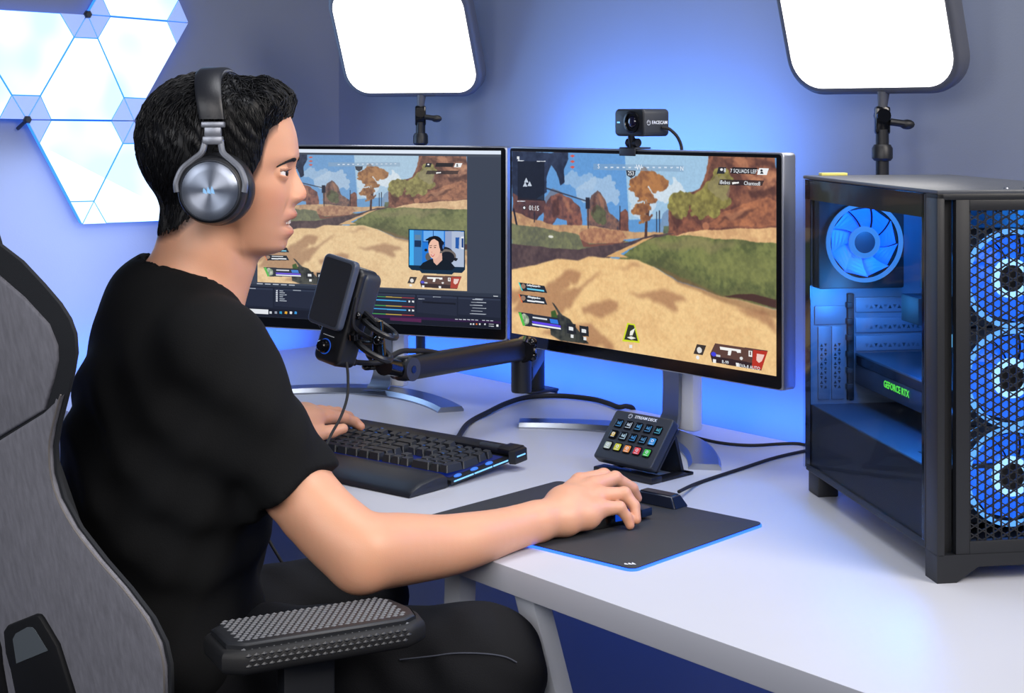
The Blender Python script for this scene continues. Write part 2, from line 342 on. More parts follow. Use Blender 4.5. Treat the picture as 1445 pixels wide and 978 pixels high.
class Pic:
    def __init__(s, w, h, bg):
        s.w, s.h = w, h; s.a = np.zeros((h, w, 3)); s.a[:] = np.array(bg)/255; s.Y, s.X = np.mgrid[0:h, 0:w].astype(float); s.X += .5; s.Y += .5
        s.n1 = fbm(w, h, 24, 14, 3)-.5; s.n2 = fbm(w, h, 24, 14, 13)-.5; s.n3 = fbm(w, h, 90, 50, 23, 3); s.n4 = fbm(w, h, 12, 7, 33)
    def mask(s, pts, rough=0.):
        p = np.array(pts, float); x = s.X+rough*s.n1*s.w; y = s.Y+rough*s.n2*s.w; m = np.zeros((s.h, s.w), bool); n = len(p)
        for i in range(n):
            x0, y0 = p[i]; x1, y1 = p[(i+1) % n]
            if y0 == y1: continue
            m ^= ((y0 > y) != (y1 > y)) & (x < (x1-x0)*(y-y0)/(y1-y0)+x0)
        return m
    def poly(s, pts, c, rough=0., tex=0., c2=None, al=1., soft=0):
        m = s.mask(pts, rough); c = np.array(c)/255
        if c2 is not None: t = np.clip((s.n3-.5)*1.7+.42+(s.n4-.5)*1.6, 0, 1)[..., None]; col = c*(1-t)+np.array(c2)/255*t
        else: col = np.broadcast_to(c, s.a.shape)
        if tex: col = col*(1+tex*(s.n3-.5)[..., None]*2)
        if soft:
            k = (blur(m.astype(float), soft)*al)[..., None]; s.a = s.a*(1-k)+col*k; return
        s.a[m] = (s.a*(1-al)+col*al)[m]
    def blob(s, cx, cy, rx, ry, c, rough=.03, c2=None, tex=0., al=1.):
        a = np.linspace(0, 2*np.pi, 22, endpoint=False); s.poly(np.c_[cx+rx*np.cos(a), cy+ry*np.sin(a)], c, rough, tex, c2, al)
    def rect(s, x0, y0, x1, y1, c, al=1.): s.poly([(x0, y0), (x1, y0), (x1, y1), (x0, y1)], c, al=al)
    def line(s, x0, y0, x1, y1, w, c):
        dx, dy = x1-x0, y1-y0; l = math.hypot(dx, dy) or 1; nx, ny = -dy/l*w/2, dx/l*w/2; s.poly([(x0+nx, y0+ny), (x1+nx, y1+ny), (x1-nx, y1-ny), (x0-nx, y0-ny)], c)
GW, GH = 1024, 576
HG = homog([(57, 83), (988, 107), (986, 889), (57, 738)], [(0, 0), (GW, 0), (GW, GH), (0, GH)])
def paint_game():
    p = Pic(GW, GH, (96, 150, 205)); g = lambda pts: hmap(HG, pts)
    def P(pts, *a, **k): p.poly(g(pts), *a, **k)
    def B(x, y, rx, ry, *a, **k):
        q = g([(x, y), (x+rx, y), (x, y+ry)]); p.blob(q[0][0], q[0][1], abs(q[1][0]-q[0][0]), abs(q[2][1]-q[0][1]), *a, **k)
    P([(50, 60), (460, 60), (470, 420), (50, 420)], (98, 152, 210))
    B(360, 230, 75, 60, (178, 200, 222), .05, al=.7); B(300, 190, 60, 30, (170, 195, 220), .05, al=.6)
    P([(455, 80), (758, 90), (755, 320), (470, 330)], (158, 194, 222)); B(600, 230, 70, 45, (215, 225, 232), .06, al=.8); B(520, 260, 50, 60, (205, 218, 230), .05, al=.7)
    P([(575, 370), (590, 310), (625, 280), (640, 350), (640, 390)], (120, 150, 185), .01)
    P([(176, 250), (200, 215), (235, 240), (260, 300), (176, 310)], (110, 125, 150), .02)
    P([(57, 85), (255, 88), (258, 115), (240, 150), (245, 195), (228, 207), (215, 160), (195, 130), (180, 175), (180, 230), (140, 260), (57, 250)], (36, 44, 66), .01, c2=(52, 62, 88))
    # left rocks
    P([(57, 240), (175, 265), (180, 300), (140, 330), (57, 330)], (110, 75, 70), .02, c2=(75, 55, 60))
    P([(165, 350), (172, 285), (195, 245), (230, 240), (270, 255), (298, 290), (305, 375), (260, 375), (250, 330), (215, 320), (190, 360)], (150, 98, 84), .015, c2=(92, 66, 68))
    P([(318, 392), (322, 290), (335, 240), (360, 228), (385, 255), (400, 305), (435, 330), (440, 392)], (140, 104, 90), .02, c2=(74, 66, 74)); B(362, 320, 28, 35, (100, 104, 76), .04, c2=(74, 70, 60))
    P([(433, 385), (438, 300), (455, 288), (466, 300), (470, 385)], (135, 88, 74), .01, c2=(90, 62, 60))
    P([(57, 300), (110, 320), (190, 345), (300, 350), (480, 372), (620, 372), (630, 390), (400, 400), (57, 370)], (205, 165, 120), .01, c2=(170, 130, 100))
    for x, y0, y1 in ((325, 250, 430), (437, 280, 395), (566, 300, 375), (576, 296, 375), (135, 300, 340)): P([(x, y0), (x+3, y0), (x+3, y1), (x, y1)], (40, 40, 52))
    P([(175, 213), (325, 262), (325, 266), (175, 218)], (50, 50, 62)); P([(318, 250), (332, 250), (332, 290), (318, 290)], (40, 42, 56)); P([(60, 290), (66, 290), (95, 440), (89, 440)], (35, 35, 48)); B(82, 382, 14, 9, (35, 35, 48), 0)
    P([(590, 350), (625, 350), (625, 378), (590, 378)], (110, 125, 95), .01, c2=(80, 90, 75))
    # right mountain
    P([(605, 385), (612, 300), (650, 245), (720, 212), (745, 150), (752, 95), (990, 100), (990, 380), (740, 372), (690, 385)], (150, 98, 76), .02, c2=(96, 62, 56))
    P([(740, 355), (790, 310), (870, 268), (960, 250), (990, 262), (990, 350), (870, 352)], (182, 118, 84), .02, c2=(128, 82, 66)); P([(860, 190), (990, 160), (990, 200), (900, 230)], (176, 120, 92), .03, c2=(110, 72, 62))
    P([(765, 100), (850, 103), (800, 190), (760, 240), (740, 220)], (120, 80, 66), .03, c2=(84, 58, 52))
    for x, y, rx, ry in ((770, 250, 55, 60), (730, 270, 40, 55), (800, 190, 38, 45), (650, 280, 38, 45), (690, 250, 30, 24)): B(x, y, rx, ry, (160, 152, 84), .05, c2=(112, 104, 60))
    B(800, 215, 40, 40, (150, 140, 110), .06, al=.5); B(680, 355, 45, 28, (158, 100, 76), .03, c2=(110, 70, 60)); B(740, 352, 12, 14, (170, 112, 84), .01)
    for q in ([(800, 110), (830, 130), (880, 200), (850, 210)], [(900, 110), (990, 130), (990, 150), (920, 140)], [(780, 340), (840, 300), (930, 290), (880, 320)], [(880, 220), (980, 205), (990, 240), (900, 250)], [(200, 260), (230, 255), (220, 300), (200, 320)], [(340, 250), (352, 244), (350, 300), (338, 330)], [(620, 320), (650, 300), (660, 340), (630, 360)]): P(q, (66, 44, 44), .03, al=.55, soft=2)
    for q in ([(830, 105), (870, 110), (930, 190), (890, 180)], [(800, 320), (870, 280), (900, 285), (830, 330)], [(930, 160), (985, 165), (985, 190), (940, 185)], [(240, 250), (262, 262), (275, 300), (262, 300)], [(362, 240), (380, 260), (385, 300), (370, 290)]): P(q, (206, 142, 104), .03, al=.5, soft=2)
    # tree
    P([(524, 405), (530, 280), (537, 280), (534, 405)], (80, 56, 50)); P([(534, 250), (545, 250), (540, 330), (534, 330)], (80, 56, 50))
    for x, y, rx, ry in ((540, 178, 44, 26), (515, 205, 34, 30), (570, 210, 30, 24), (585, 188, 26, 18), (530, 250, 36, 22), (500, 232, 22, 12), (520, 290, 30, 18), (535, 320, 24, 14), (555, 260, 20, 12), (500, 295, 16, 10), (512, 335, 14, 8)): B(x, y, rx, ry, (176, 122, 76), .055, c2=(118, 78, 58))
    # ground
    P([(57, 345), (200, 365), (300, 385), (470, 405), (400, 445), (57, 435)], (124, 126, 92), .01, c2=(98, 100, 82)); B(195, 391, 9, 5, (220, 220, 210), 0)
    P([(295, 375), (330, 362), (440, 366), (462, 390), (440, 412), (330, 418), (300, 400)], (196, 146, 108), .01, c2=(150, 104, 84)); P([(300, 400), (330, 418), (440, 412), (460, 402), (440, 425), (310, 428)], (120, 80, 70))
    P([(630, 385), (740, 365), (990, 356), (990, 420), (800, 410), (680, 392)], (232, 190, 136), .008, c2=(205, 160, 115))
    P([(420, 480), (520, 405), (600, 382), (680, 388), (990, 412), (1010, 412), (1010, 660), (990, 650), (800, 604), (640, 545), (560, 500), (480, 478)], (122, 128, 76), .012, c2=(84, 92, 58)); P([(700, 450), (820, 440), (990, 480), (990, 560), (860, 560), (740, 500)], (140, 142, 84), .05, al=.45, soft=9); P([(520, 415), (700, 395), (900, 415), (760, 440), (600, 440)], (150, 136, 96), .04, al=.5, soft=6); P([(480, 470), (600, 470), (800, 570), (990, 600), (990, 640), (800, 606), (640, 545)], (84, 84, 56), .04, al=.4, soft=8)
    P([(50, 415), (190, 430), (290, 438), (470, 408), (560, 382), (632, 376), (540, 402), (430, 442), (400, 470), (290, 480), (50, 515)], (74, 60, 64), .008, c2=(96, 78, 78))
    P([(50, 510), (150, 490), (220, 470), (290, 476), (330, 462), (440, 470), (500, 475), (560, 500), (640, 550), (800, 604), (880, 622), (1010, 658), (1010, 920), (50, 900)], (238, 200, 142), .006, c2=(226, 184, 128), soft=1)
    P([(390, 462), (520, 400), (560, 390), (440, 452), (470, 466)], (214, 168, 112), .006)
    P([(800, 602), (900, 594), (1000, 618), (1000, 650), (900, 620)], (74, 50, 44), .005); P([(560, 492), (640, 530), (800, 600), (1000, 655), (1000, 690), (800, 622), (640, 556)], (130, 92, 66), .012, al=.55, soft=3)
    sh = (150, 102, 74)
    for q in ([(57, 655), (120, 590), (200, 560), (260, 510), (300, 515), (285, 560), (230, 590), (290, 575), (330, 540), (380, 515), (350, 545), (300, 590), (260, 650), (200, 690), (120, 680)], [(300, 640), (380, 620), (440, 620), (430, 655), (380, 680), (300, 665)], [(470, 605), (560, 575), (640, 590), (680, 610), (620, 620), (640, 655), (590, 640), (540, 610)], [(57, 600), (110, 570), (150, 560), (90, 620), (57, 640)], [(430, 492), (500, 490), (520, 498), (450, 500)], [(840, 640), (920, 650), (980, 690), (980, 720), (900, 680)], [(150, 740), (330, 700), (420, 780), (330, 800)]): P(q, sh, .035, al=.62, soft=5)
    # gun at the lower left
    P([(198, 628), (206, 632), (235, 672), (262, 690), (300, 740), (330, 775), (230, 765), (195, 745), (190, 700), (222, 668)], (70, 72, 66), .004, c2=(36, 40, 40)); P([(195, 660), (210, 655), (225, 700), (200, 720)], (60, 90, 40))
    hf = fbm(GW, GH, 220, 124, 71, 2)-.5; p.a = np.clip(p.a*(1+.09*hf[..., None]), 0, 1); p.a = np.stack([blur(p.a[..., i], 1) for i in range(3)], -1)
    # head-up display
    P([(78, 118), (172, 120), (172, 262), (78, 258)], (24, 28, 40), al=.8)
    for q in ([(78, 116), (100, 116), (100, 119), (78, 119)], [(145, 118), (176, 118), (176, 121), (145, 121)], [(76, 262), (105, 262), (105, 265), (76, 265)]): P(q, (210, 215, 225))
    for x, y in ((108, 190), (120, 203), (104, 205)): P([(x, y-12), (x+8, y+6), (x-8, y+6)], (190, 200, 215))
    P([(75, 102), (84, 102), (84, 118), (80, 118), (80, 112), (75, 112)], (220, 225, 230))
    P([(345, 128), (662, 134), (662, 157), (345, 150)], (130, 160, 190), al=.6)
    for i in range(13): x = 385+i*21; P([(x, 139), (x+9, 139), (x+9, 144), (x, 144)], (205, 220, 235))
    P([(460, 152), (494, 153), (492, 170), (478, 180), (463, 170)], (60, 66, 76))
    for i in range(3): P([(262, 100+i*20), (272, 95+i*20), (280, 100+i*20), (272, 106+i*20)], (205, 90, 80))
    P([(785, 140), (812, 140), (806, 164), (779, 164)], (40, 42, 48)); P([(834, 140), (922, 143), (914, 166), (828, 163)], (34, 30, 34)); P([(928, 143), (962, 144), (954, 168), (920, 167)], (235, 238, 240)); B(936, 152, 4, 4, (30, 30, 34), 0); P([(930, 164), (934, 157), (940, 157), (943, 164)], (30, 30, 34))
    P([(790, 184), (945, 188), (938, 207), (784, 204)], (44, 36, 38), al=.8); P([(832, 194), (856, 193), (858, 198), (842, 200), (834, 202)], (240, 240, 240)); B(796, 149, 5, 5, (235, 235, 235), 0)
    B(101, 287, 6, 8, (30, 32, 40), 0); B(101, 287, 4, 5, (225, 228, 232), 0)
    for y, bc in ((556, (60, 210, 200)), (598, (232, 110, 60))):
        P([(80, y), (172, y+12), (182, y+38), (92, y+30)], (34, 40, 48)); P([(80, y), (84, y), (96, y+30), (92, y+30)], bc); P([(110, y+20), (170, y+27), (172, y+33), (112, y+26)], (235, 238, 242) if y > 570 else (110, 205, 235)); B(97, y+15, 8, 9, (150, 120, 100), .005)
        P([(112, y+8), (158, y+14), (158, y+18), (112, y+12)], (200, 205, 210))
    P([(80, 662), (222, 684), (235, 728), (100, 712)], (40, 44, 56)); P([(128, 694), (228, 710), (230, 718), (130, 702)], (96, 70, 232)); P([(128, 704), (229, 719), (231, 725), (130, 710)], (236, 238, 246)); B(104, 688, 15, 20, (205, 205, 190), .01, c2=(60, 100, 60)); P([(80, 664), (90, 664), (104, 712), (96, 712)], (80, 190, 70)); P([(190, 686), (218, 690), (222, 706), (194, 702)], (50, 120, 220)); P([(130, 678), (182, 686), (182, 692), (130, 684)], (215, 218, 222))
    for x, y in ((266, 722), (311, 730)): P([(x-16, y-20), (x+16, y-16), (x+18, y+20), (x-14, y+16)], (36, 38, 42)); P([(x-8, y-8), (x+8, y-5), (x+8, y+8), (x-8, y+5)], (222, 225, 228)); P([(x-1, y+20), (x+9, y+22), (x+9, y+34), (x-1, y+32)], (225, 228, 230))
    P([(464, 700), (490, 704), (508, 772), (446, 766)], (206, 220, 40)); P([(468, 706), (487, 709), (501, 765), (453, 760)], (48, 52, 36)); P([(462, 752), (478, 748), (494, 755), (478, 760)], (235, 235, 225)); P([(474, 730), (492, 718), (482, 745), (472, 745)], (235, 235, 225)); P([(471, 778), (481, 779), (481, 791), (471, 790)], (230, 230, 230))
    P([(708, 776), (741, 780), (728, 815), (696, 810)], (58, 50, 46)); B(717, 795, 9, 11, (222, 220, 216), .006); B(711, 823, 6, 7, (232, 232, 232), 0)
    P([(772, 772), (956, 798), (934, 868), (762, 840), (754, 810)], (92, 64, 56)); P([(756, 815), (936, 848), (932, 868), (762, 840)], (50, 34, 36)); P([(905, 795), (956, 800), (934, 866), (900, 860)], (182, 50, 34)); P([(918, 808), (945, 812), (936, 835), (925, 842), (916, 832)], (236, 200, 190))
    P([(788, 783), (862, 794), (862, 806), (850, 806), (846, 800), (830, 798), (826, 816), (816, 814), (818, 798), (790, 794)], (240, 240, 238)); B(767, 811, 9, 8, (66, 66, 220), 0); P([(889, 797), (902, 799), (902, 820), (889, 818)], (238, 238, 238)); P([(893, 801), (898, 802), (898, 815), (893, 814)], (92, 64, 56)); B(863, 824, 6, 6, (220, 220, 220), .004)
    P([(764, 828), (775, 830), (775, 843), (764, 841)], (236, 236, 236)); P([(845, 841), (856, 843), (856, 856), (845, 854)], (236, 236, 236)); P([(775, 812), (790, 814), (790, 822), (775, 820)], (200, 200, 205))
    return p.a
GAME = np.clip(paint_game()*1.0, 0, 1)
def paint_left():
    w, h = 1280, 720
    p = Pic(w, h, (60, 68, 84))
    H = homog([(30, 78), (1260, 75), (1258, 888), (38, 835)], [(0, 0), (w, 0), (w, h), (0, h)])  # crop frame to screen
    Hc = H
    g = lambda pts: hmap(Hc, pts)
    def P(pts, *a, **k): p.poly(g(pts), *a, **k)
    p.rect(0, 0, w, 15, (222, 232, 246)); p.rect(0, 15, w, 26, (70, 78, 92))
    # preview
    q = g([(150, 104), (1107, 106), (1107, 720), (171, 683)]); x0, y0 = q[0]; x1 = q[1][0]; y1 = (q[2][1]+q[3][1])/2; x0 = (q[0][0]+q[3][0])/2
    ys = np.arange(int(y0), int(y1)); xs = np.arange(int(x0), int(x1))
    gy = ((ys-y0)/(y1-y0)*(GH-1)).clip(0, GH-1).astype(int); gx = ((xs-x0)/(x1-x0)*(GW-1)).clip(0, GW-1).astype(int)
    blk = GAME[gy][:, gx]; gray = blk.mean(2, keepdims=True); p.a[ys[0]:ys[-1]+1, xs[0]:xs[-1]+1] = np.clip((blk*.82+gray*.18)*.95+.06, 0, 1)
    # camera inset (crop of the inset: origin 560,320 scale 8.89 ; left screen crop: origin 310,190 scale 3.154)
    HI = lambda pts: g([((x/8.89+560-310)*3.154, (y/8.89+320-190)*3.154) for x, y in pts])
    def I(pts, *a, **k): p.poly(HI(pts), *a, **k)
    def IB(x, y, rx, ry, c, rough=0.): 
        a = np.linspace(0, 2*np.pi, 24, endpoint=False); I(list(zip(x+rx*np.cos(a), y+ry*np.sin(a))), c, rough)
    I([(150, 75), (868, 90), (868, 590), (828, 632), (725, 632), (700, 655), (318, 640), (295, 610), (190, 600), (150, 560)], (14, 42, 66))
    I([(162, 90), (855, 100), (855, 560), (162, 540)], (30, 120, 215)); I([(162, 90), (215, 90), (215, 540), (162, 540)], (70, 180, 245)); I([(215, 92), (325, 94), (325, 543), (215, 541)], (60, 130, 195)); I([(228, 150), (305, 150), (305, 215), (228, 215)], (96, 130, 160)); I([(228, 222), (310, 224), (308, 308), (228, 304)], (22, 48, 84))
    I([(340, 98), (600, 100), (600, 235), (340, 235)], (110, 175, 240)); I([(460, 98), (470, 98), (470, 545), (460, 545)], (20, 60, 130)); I([(330, 232), (610, 240), (610, 250), (330, 242)], (20, 60, 130)); I([(615, 100), (700, 100), (700, 560), (615, 560)], (150, 165, 200)); I([(700, 100), (856, 104), (856, 560), (700, 556)], (176, 190, 214)); I([(748, 178), (795, 178), (790, 325), (746, 315)], (34, 90, 170)); I([(815, 170), (856, 165), (856, 330), (815, 325)], (225, 230, 240)); I([(825, 190), (850, 190), (850, 310), (825, 305)], (26, 66, 130))
    IB(600, 390, 120, 90, (24, 30, 40)); IB(625, 420, 130, 90, (112, 104, 100)); IB(640, 440, 95, 80, (20, 26, 38)); I([(700, 450), (750, 440), (780, 450), (760, 480), (740, 480)], (24, 28, 38)); IB(400, 430, 36, 50, (96, 92, 90))
    I([(285, 570), (330, 510), (430, 460), (600, 440), (690, 500), (745, 565), (700, 600), (330, 595)], (12, 24, 36)); I([(450, 400), (575, 380), (580, 470), (510, 540), (470, 500)], (226, 178, 160))
    IB(490, 250, 92, 88, (10, 14, 22)); I([(365, 210), (410, 185), (420, 225), (372, 220)], (10, 14, 22)); IB(478, 330, 76, 128, (238, 190, 168)); I([(402, 250), (415, 215), (470, 195), (530, 235), (545, 320), (572, 300), (560, 200), (480, 160), (410, 180)], (10, 14, 22)); IB(575, 290, 30, 68, (14, 22, 40)); IB(592, 300, 10, 30, (70, 120, 200))
    for x in (432, 488): I([(x-14, 308), (x+12, 304), (x+12, 314), (x-14, 317)], (60, 40, 36)); I([(x-18, 288), (x+18, 280), (x+18, 286), (x-18, 294)], (40, 26, 24))
    I([(430, 402), (485, 396), (470, 424), (450, 428)], (205, 84, 76)); I([(440, 405), (478, 400), (466, 412), (450, 414)], (245, 235, 230)); IB(447, 370, 9, 5, (205, 145, 125)); IB(372, 345, 20, 18, (14, 18, 26))
    # studio software under the preview
    P([(36, 690), (1262, 728), (1262, 745), (36, 700)], (46, 54, 70)); P([(38, 700), (1262, 745), (1258, 888), (40, 836)], (28, 34, 50))
    for a, b in ((42, 232), (240, 440), (440, 872), (880, 1060), (1066, 1255)):
        f = lambda x: 700+(x-38)*.0368
        P([(a, f(a)+6), (b, f(b)+6), (b, f(b)+92), (a, f(a)+84)], (36, 42, 60)); P([(a, f(a)+6), (b, f(b)+6), (b, f(b)+14), (a, f(a)+14)], (48, 56, 76)); mm = (a+b)/2; P([(mm-18, f(mm)+8), (mm+18, f(mm)+9), (mm+18, f(mm)+12), (mm-18, f(mm)+11)], (170, 178, 190))
    for i in range(6): P([(262, 722+i*9), (262+16+8*(i % 3), 722.5+i*9), (262+16+8*(i % 3), 725.5+i*9), (262, 725+i*9)], (190, 198, 210)); P([(246, 720+i*9), (254, 720+i*9), (254, 727+i*9), (246, 727+i*9)], (205, 210, 220))
    for i, y in enumerate((727, 767, 805)):
        P([(600, y+12), (868, y+22), (868, y+26), (600, y+16)], (70, 150, 84)); P([(740, y+17), (812, y+20), (812, y+24), (740, y+21)], (190, 160, 70)); P([(812, y+20), (868, y+22), (868, y+26), (812, y+24)], (165, 60, 66))
        if i < 2: P([(600, y+26), (832, y+36), (832, y+41), (600, y+31)], (70, 165, 232)); P([(842, y+35), (850, y+35), (850, y+43), (842, y+43)], (225, 228, 232)); P([(858, y+35), (867, y+36), (867, y+44), (858, y+43)], (225, 228, 232))
    for i in range(6): P([(1130-(i % 3)*6, 752+i*13), (1176+(i % 2)*16, 754+i*13), (1176+(i % 2)*16, 757+i*13), (1130-(i % 3)*6, 755+i*13)], (185, 192, 204))
    P([(886, 752), (915, 753), (915, 756), (886, 755)], (180, 188, 200)); P([(905, 764), (1055, 771), (1055, 779), (905, 772)], (20, 24, 36)); P([(1225, 736), (1245, 737), (1245, 741), (1225, 740)], (210, 215, 222))
    P([(38, 796), (1258, 852), (1258, 888), (40, 836)], (22, 26, 40)); P([(500, 818), (1258, 852), (1258, 862), (500, 834)], (48, 26, 66)); P([(760, 838), (900, 844), (900, 860), (760, 852)], (84, 34, 76))
    P([(60, 802), (213, 809), (213, 830), (60, 822)], (226, 229, 234)); P([(48, 806), (56, 806), (56, 815), (48, 815)], (225, 228, 234))
    for x, c in ((222, (205, 210, 216)), (246, (150, 155, 170)), (268, (50, 150, 200)), (291, (232, 170, 50)), (313, (220, 224, 230)), (335, (60, 150, 220))): P([(x-5, 816), (x+6, 817), (x+6, 828), (x-5, 827)], c)
    for x in (1122, 1134, 1148, 1162, 1186): P([(x-3, 862), (x+4, 862), (x+4, 869), (x-3, 869)], (215, 218, 225) if x != 1148 else (230, 120, 60))
    P([(1203, 863), (1226, 864), (1226, 867), (1203, 866)], (210, 214, 222)); P([(1203, 872), (1226, 873), (1226, 876), (1203, 875)], (210, 214, 222)); P([(1238, 866), (1247, 866), (1247, 876), (1238, 876)], (240, 242, 246))
    for i in range(9): x = 1052+i*18+(i > 5)*14; P([(x, 842+i*.7), (x+13, 842.6+i*.7), (x+13, 846+i*.7), (x, 845.4+i*.7)], (200, 204, 214))
    for i in range(5): x = 160+i*36; P([(x, 690+i*1.2), (x+26, 691+i*1.2), (x+26, 695+i*1.2), (x, 694+i*1.2)], (190, 196, 208))
    return p.a
LEFTS = np.clip(paint_left(), 0, 1)
def screen_mat(name, a, s):
    h, w = a.shape[:2]; im = bpy.data.images.new(name, w, h); px = np.ones((h, w, 4), np.float32); px[..., :3] = a[::-1]; im.pixels.foreach_set(px.ravel()); im.update(); im.pack()
    m = bpy.data.materials.new(name); m.use_nodes = True; nt = m.node_tree; b = nt.nodes['Principled BSDF']
    t = nt.nodes.new('ShaderNodeTexImage'); t.image = im; uv = nt.nodes.new('ShaderNodeUVMap'); uv.uv_map = 'UVMap'; nt.links.new(uv.outputs[0], t.inputs[0])
    nt.links.new(t.outputs[0], b.inputs['Emission Color']); b.inputs['Emission Strength'].default_value = s
    b.inputs['Base Color'].default_value = (.006, .006, .008, 1); b.inputs['Roughness'].default_value = .5; b.inputs['Specular IOR Level'].default_value = .1; return m
M['scr_game'] = screen_mat('game_screen', GAME, 1.02); M['scr_left'] = screen_mat('studio_screen', LEFTS, 1.0)

# ---------------------------------------------------------------- monitors
def monitor(label, pl, pr, z0, z1, scr, stand_c):
    pl = Vector((*pl, 0)); pr = Vector((*pr, 0)); x = (pr-pl).normalized(); w = (pr-pl).length; y = Vector((-x.y, x.x, 0))   # y: towards the back
    if y.y < 0: y = -y
    h = z1-z0; F = frame(Vector((pl.x, pl.y, z0)), x, Z, -y)      # local x right, y up, z towards the viewer
    root = thing('monitor', label, 'monitor', (stand_c[0], stand_c[1], DESKZ), 0, 'wide flat monitors side by side')
    m = MB(); m.prism(rrect(w, h, .006, 3, w/2, h/2), -.03, 0, Mx=F, bev=.003); m.build('frame', 'silver', root)
    m = MB(); m.prism(rrect(w-.005, h-.005, .005, 3, w/2-.001, h/2), 0.0002, .0012, Mx=F); m.build('bezel', 'black_gloss', root)
    iw0, iw1, ih0, ih1 = .007, w-.0125, .022, h-.008
    me = bpy.data.meshes.new('screen'); me.from_pydata([F @ Vector(c) for c in ((iw0, ih0, .0018), (iw1, ih0, .0018), (iw1, ih1, .0018), (iw0, ih1, .0018))], [], [(0, 1, 2, 3)])
    uvl = me.uv_layers.new(name='UVMap')
    for i, c in enumerate(((0, 0), (1, 0), (1, 1), (0, 1))): uvl.data[i].uv = c
    me.materials.append(M[scr]); place('screen', me, root)
    # stand: arc foot and a neck that curls under
    A0, A1, bul, nk = stand_c[2], stand_c[3], stand_c[4], stand_c[5]
    A0 = Vector((*A0, 0)); A1 = Vector((*A1, 0)); ch = (A1-A0); mid = (A0+A1)/2; bd = Vector((-ch.y, ch.x, 0)).normalized()
    if bd.y < 0: bd = -bd
    vs = []; fs = []; n = 28; wd = .058
    L = ch.length/2
    for i in range(n+1):
        s = -1+2*i/n; c = mid+ch/2*s+bd*bul*(1-s*s); t = (ch/2-bd*2*bul*s).normalized(); nn = Vector((-t.y, t.x, 0))
        if nn.dot(bd) < 0: nn = -nn
        k = wd*(1-.12*abs(s))
        for dx, dz in ((-k*.5, 0), (-k*.5, .003), (-k*.38, .0125-.003*abs(s)), (k*.42, .0125-.003*abs(s)), (k*.5, .004), (k*.5, 0)): vs.append(Vector((c.x, c.y, DESKZ))+nn*dx+Z*dz)
    for i in range(n):
        for k in range(6): fs.append((i*6+k, i*6+(k+1) % 6, (i+1)*6+(k+1) % 6, (i+1)*6+k))
    fs.append(tuple(range(6))[::-1]); fs.append(tuple(n*6+k for k in range(6)))
    m = MB(); m.raw(vs, fs); m.build('arc_foot', 'steel', root, sharp=25)
    nk = Vector((*nk, 0)); prof = []
    top = F @ Vector((w/2, .10, -.03)); 
    for yy, zz in ((-.022, .011), (.0, .0118), (.016, .02), (.024, .04), (.026, .09), (.024, .15), (.016, .22), (-.0, .24)): prof.append((yy, zz))
    m = MB(); vs = []; fs = []; hw = .019
    for i, (yy, zz) in enumerate(prof):
        ww = hw*(1+.35*max(0, 1-zz/.04))
        for sx in (-1, 1):
            for th in (0, .007): vs.append(nk+y*(yy+th)+x*sx*ww+Z*(DESKZ+zz))
    for i in range(len(prof)-1):
        a = i*4; b = a+4
        fs += [(a, a+2, b+2, b), (a+1, b+1, b+3, a+3), (a, b, b+1, a+1), (a+2, a+3, b+3, b+2)]
    fs += [(0, 1, 3, 2), (len(vs)-4, len(vs)-2, len(vs)-1, len(vs)-3)]
    m.raw(vs, fs); m.build('neck', 'steel', root, sharp=60)
    m = MB(); m.box((-.012, .034, .012), (.032, .060, .20), .006, Mx=frame(nk+x*.012+Z*DESKZ, x, y, Z)); m.build('cable_cover', 'white', root)
    m = MB(); m.box((-.06, 0, .17), (.06, .05, .28), .006, Mx=frame(nk+Z*DESKZ, x, y, Z)); m.build('mount_block', 'white', root)
    return root, F, w, h
mr, FR, wr, hr = monitor('right monitor showing only the desert game, webcam clipped on top', (-.0035, 2.853), (.4115, 2.363), .8735, 1.2355, 'scr_game',
    (.26, 2.69, (.013, 2.775), (.300, 2.428), .125, (.2535, 2.665)))
ml, FL, wl_, hl = monitor('left monitor showing the streaming program, behind the face and microphone', (-.575, 3.144), (-.0085, 2.925), .869, 1.2345, 'scr_left',
    (-.27, 3.11, (-.5450, 3.070), (-.114, 2.905), .13, (-.268, 3.085)))
wh = M['txt_scr'] = emat('screen_lettering', (235, 240, 245), 1.0)
def scr_text(s_, cx, cy, size, root=mr, align='CENTER'):
    u, v = hmap(HG, [(cx, cy)])[0]; u /= GW; v /= GH
    x = .007+u*(wr-.0195); y = .022+(1-v)*(hr-.030)
    text(s_, size, FR @ Matrix.Translation((x, y, .0021)), 'txt_scr', root, 'screen_lettering', .00005, align)
for a in (('S', 364, 138, .011), ('W', 506, 142, .013), ('N', 657, 146, .010), ('253', 478, 163, .010), ('7 SQUADS LEFT', 877, 155, .0085), ('16', 950, 157, .0085), ('8', 808, 152, .009),
          ('iBebes', 808, 195, .0085), ('Chantee8', 903, 199, .0085), ('01:15', 136, 289, .0125), ('EVA-8 AUTO', 893, 857, .0075), ('R-99', 808, 840, .0075), ('ColbyGator 9', 132, 568, .0062), ('Wingtips 4', 132, 610, .0062), ('G', 711, 824, .006)): scr_text(*a)

